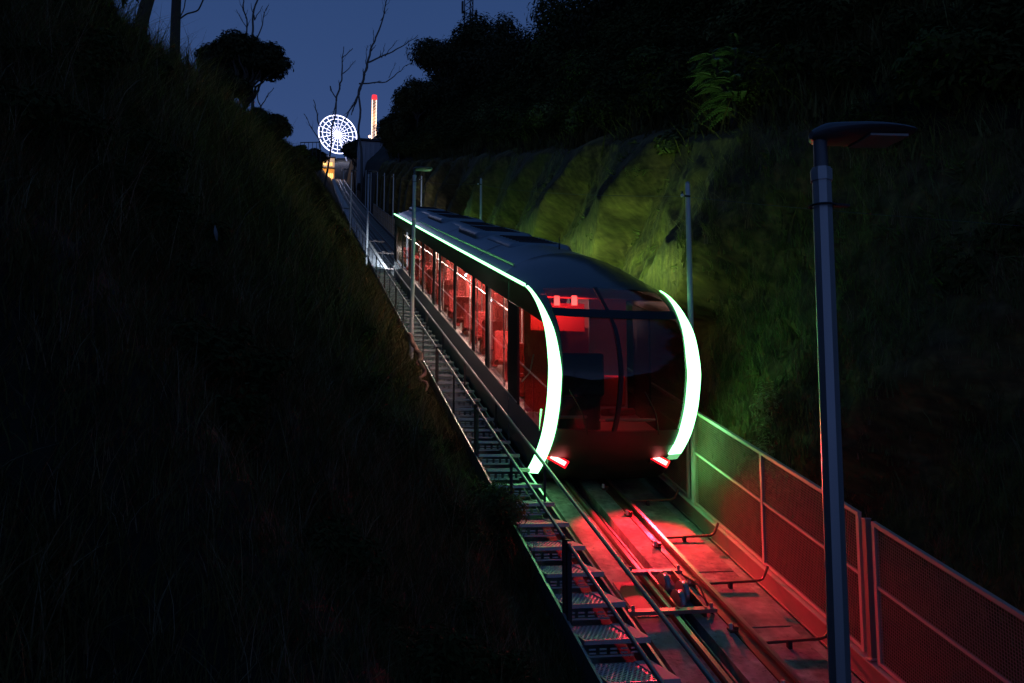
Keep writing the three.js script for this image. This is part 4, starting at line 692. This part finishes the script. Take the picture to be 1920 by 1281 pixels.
{ // exposed reddish root beside the stairs
  const b = P(2.5, 0.9, 22), t = thing('tree_root', 'twisted pale reddish root hanging on the bank left of the stairs', 'root', b);
  part(t, 'root', [limb(P(2.30, 1.25, 23.4), P(2.50, 0.95, 22.3), 0.05, 0.06, 701, 0.12), limb(P(2.50, 0.95, 22.3), P(2.47, 0.35, 20.9), 0.06, 0.03, 702, 0.16), limb(P(2.42, 1.1, 23.0), P(2.56, 0.55, 21.9), 0.03, 0.015, 703, 0.2)], std([0.26, 0.13, 0.10], 0.85));
}
{ const b = P(-0.79, groundH(-0.79, 7.2) + 0.42, 7.2), t = thing('dry_leaf', 'pale dry leaf caught in the grass of the left bank', 'leaf', b);
  part(t, 'blade', grid((u, v) => b.clone().add(V((u - 0.5) * 0.028 * Math.sin(PI * (0.08 + v * 0.9)) - (v - 0.5) * 0.02, (v - 0.5) * 0.12, 0.02 * Math.sin(v * 3))), 2, 8), std([0.22, 0.21, 0.20], 0.9)); }

// ------------------------------------------------------------------ the far top of the line
{ // lit wheel, built of tubes of lamps
  const c = V(2.05, 154.2, -425), R = 9.3, t = thing('ferris_wheel', 'round white lit ferris wheel at the top of the line', 'ferris wheel', V(c.x, c.y - R - 4, c.z));
  const at = (r, th) => c.clone().add(V(Math.cos(th) * r * 0.96, Math.sin(th) * r, -Math.cos(th) * r * 0.25));
  const ring = (r, w, gap) => { const g = []; for (let i = 0; i < 60; i++) if (!gap || i % 3) g.push(bar(at(r, (i / 60) * 2 * PI), at(r, ((i + 1) / 60) * 2 * PI), w)); return g; };
  part(t, 'rim', ring(R, 0.32), GL.wheel); part(t, 'inner_rim', ring(R * 0.80, 0.2), GL.wheel); part(t, 'inner_rim', ring(R * 0.58, 0.12, true), GL.wheel); part(t, 'inner_rim', ring(R * 0.4, 0.12, true), GL.wheel);
  for (let i = 0; i < 20; i++) part(t, 'spoke', bar(at(0.6, (i / 20) * 2 * PI), at(R, (i / 20) * 2 * PI), 0.13), GL.wheel);
  part(t, 'hub', new THREE.SphereGeometry(1.5, 16, 12).scale(1, 1, 0.4).translate(...c.toArray()), GL.hub);
  for (const sg of [-1, 1]) part(t, 'support_leg', bar(c.clone().add(V(0, 0, 1.2)), V(c.x + sg * 4.5, c.y - R - 4, c.z + 1.5), 0.5), M.wall);
  const l = new THREE.PointLight(0xcfd4ff, 2500); l.position.copy(c).add(V(0, 0, 6)); l.shadow.radius = 200; scene.add(l);
}
{ const b = V(19.3, 150, -430), t = thing('lit_mast', 'slim mast with two rows of warm lights and a red top', 'mast', b);
  const sh = [], d = [-0.95, 0.95];
  for (const x of d) part(t, 'light_column', bar(V(b.x + x, 152, b.z), V(b.x + x, 174.6, b.z), 0.40), GL.tower);
  part(t, 'shaft', box(1.0, 24, 1.0, V(b.x, 162.6, b.z)), M.warmWall);
  for (let y = 153; y < 174; y += 1.6) sh.push(bar(V(b.x - 0.95, y, b.z + 0.4), V(b.x + 0.95, y + 1.2, b.z + 0.4), 0.2)); part(t, 'lattice', sh, M.dark);
  part(t, 'red_top', new THREE.CylinderGeometry(1.15, 1.35, 2.0, 12).translate(b.x, 175.9, b.z), GL.towerTop); part(t, 'foot_lamp', new THREE.SphereGeometry(0.7, 8, 6).translate(b.x - 1.9, 156, b.z), GL.tower);
  const l = new THREE.PointLight(0xffc090, 250); l.position.set(b.x, 165, b.z + 5); l.shadow.radius = 100; scene.add(l); }
{ // station house at the upper end of the track
  const b = V(-3.3, T(262) - 1.6, -264), t = thing('station_house', 'warmly lit yellow house at the far upper end of the track', 'house', b), w = (x, y) => V(b.x + x, b.y + y, b.z);
  part(t, 'wall', box(4.0, 8.4, 4, w(0, 4.2).add(V(0, 0, -2))), M.warmWall);
  part(t, 'roof', [box(4.6, 0.35, 4.8, w(0, 8.6).add(V(0, 0, -2))), box(4.2, 0.25, 1.0, w(0, 5.2).add(V(0, 0, 0.4)))], M.dark);
  for (const [x, y, ww, hh] of [[-1.15, 2.6, 1.0, 2.6], [0.1, 2.2, 0.9, 3.0], [1.2, 2.6, 0.9, 2.4], [-0.8, 6.6, 1.0, 1.0], [0.9, 6.6, 1.0, 1.0]]) { const f = part(t, 'window', box(ww, hh, 0.1, w(x, y).add(V(0, 0, 0.06))), GL.window), q = part(f, 'frame', [box(ww + 0.15, 0.1, 0.14, w(x, y + hh / 2)), box(0.08, hh, 0.16, w(x, y).add(V(0, 0, 0.06)))], M.dark, false); q.geometry.translate(-b.x, -b.y, -b.z); }
  const l = new THREE.PointLight(0xffb050, 60); l.position.copy(w(0, 4).add(V(0, 0, 3))); l.shadow.radius = 20; scene.add(l);
  const lp = V(-6.0, 91.4, -261), k = thing('street_lamp', 'bright white lamp beside the lit wheel and yellow house', 'lamp', V(-6.0, yG(-6, -261), -261));
  part(k, 'post', rod(k.position, lp, 0.09, 0.07), M.dark); part(k, 'lamp_globe', new THREE.SphereGeometry(0.42, 10, 8).translate(...lp.toArray()), GL.lampWhite);
  const l2 = new THREE.PointLight(0xeef0ff, 120); l2.position.copy(lp).add(V(0, 0, 0.6)); scene.add(l2); }
{ // pale wall with vertical ribs and a dark roof
  const b = V(4.6, T(176) + 2.2, -178), t = thing('ribbed_building', 'pale ribbed concrete building with dark roof below the lit mast', 'building', b);
  part(t, 'wall', box(5.2, 8.6, 5, V(b.x, b.y + 4.3, b.z)), M.wall); for (let i = 0; i < 6; i++) part(t, 'rib', box(0.28, 8.4, 0.3, V(b.x - 2.35 + i * 0.94, b.y + 4.2, b.z + 2.6)), M.wall);
  part(t, 'roof', [box(6.0, 0.4, 6, V(b.x + 0.2, b.y + 8.85, b.z)), box(0.9, 1.0, 0.9, V(b.x + 1.4, b.y + 9.4, b.z))], M.dark); }
{ const b = V(-6.4, yG(-6.4, -120) + 0.2, -120), t = thing('railing', 'thin dark railing on the ridge left of the lit wheel', 'railing', b), y1 = 46.0;
  part(t, 'handrail', bar(V(-7.8, y1 - 0.15, -120), V(-5.1, y1 + 0.1, -120), 0.1), M.dark); for (let i = 0; i < 6; i++) part(t, 'post', bar(V(-7.75 + i * 0.52, Math.min(b.y, y1 - 1.6), -120), V(-7.75 + i * 0.52, y1 - 0.12 + i * 0.045, -120), 0.07), M.dark); }
[[2.2, -198, 71.0, 3.0, 2.6, 'dark tree in front of the lower right of the lit wheel'], [3.0, -205, 74.5, 2.2, 1.6, 'dark bush on the roof line beside the ribbed building'], [-8.0, -205, 70.6, 3.2, 2.2, 'dark tree left of the yellow house, below the railing'], [-6.9, -150, 53.6, 2.4, 1.7, 'dark bush at the upper end of the left ridge'], [9.2, -150, 60.8, 3.6, 3.2, 'dark tree right of the ribbed building, below the wood'], [6.2, -122, 47.8, 2.0, 2.0, 'dark tree at the far end of the rock face']].forEach(([x, z, y, rx, ry, l], i) => tree('distant_tree', l, x, z, y, masses(rx, ry, rx * 0.8, 8, 300 + i), { n: 4500, size: 0.3, seed: 300 + i, r: 0.2, m: LF.pine }));
{ const b = V(13.25, yG(13.25, -110), -110), t = thing('radio_mast', 'thin dark lattice mast above the wood at the top edge', 'mast', b), top = 66, w = 0.55, o = [[-w, -w], [w, -w], [0, w]];
  o.forEach(([x, z]) => part(t, 'mast_leg', bar(V(b.x + x, b.y, b.z + z), V(b.x + x, top, b.z + z), 0.12), M.dark)); const br = []; for (let y = 50; y < top - 1; y += 0.9) for (let i = 0; i < 3; i++) { const p = o[i], q = o[(i + 1) % 3]; br.push(bar(V(b.x + p[0], y, b.z + p[1]), V(b.x + q[0], y + 0.9, b.z + q[1]), 0.07)); } part(t, 'lattice', br, M.dark);
  part(t, 'antenna', [box(0.25, 1.6, 0.25, V(b.x - 0.9, 62, b.z)), box(0.25, 1.6, 0.25, V(b.x + 0.9, 61, b.z)), box(0.22, 1.4, 0.2, V(b.x, 59.6, b.z + 0.9))], M.dark); }
{ const b = V(7.5, T(62) + 8.4, -62), t = thing('concrete_hut', 'small grey concrete hut half hidden in the wood above the rock face', 'hut', b);
  part(t, 'wall', box(1.5, 2.4, 1.5, b.clone().add(V(0, 1.2, 0))), M.wall); part(t, 'roof', box(1.75, 0.14, 1.75, b.clone().add(V(0, 2.47, 0))), M.dark); part(t, 'door', box(0.6, 1.5, 0.05, b.clone().add(V(-0.2, 0.9, 0.77))), M.steel); }


scene.traverse((o) => { if (o.isLight && o.shadow && !o.isRectAreaLight) o.castShadow = true; });
renderer.render(scene, camera);
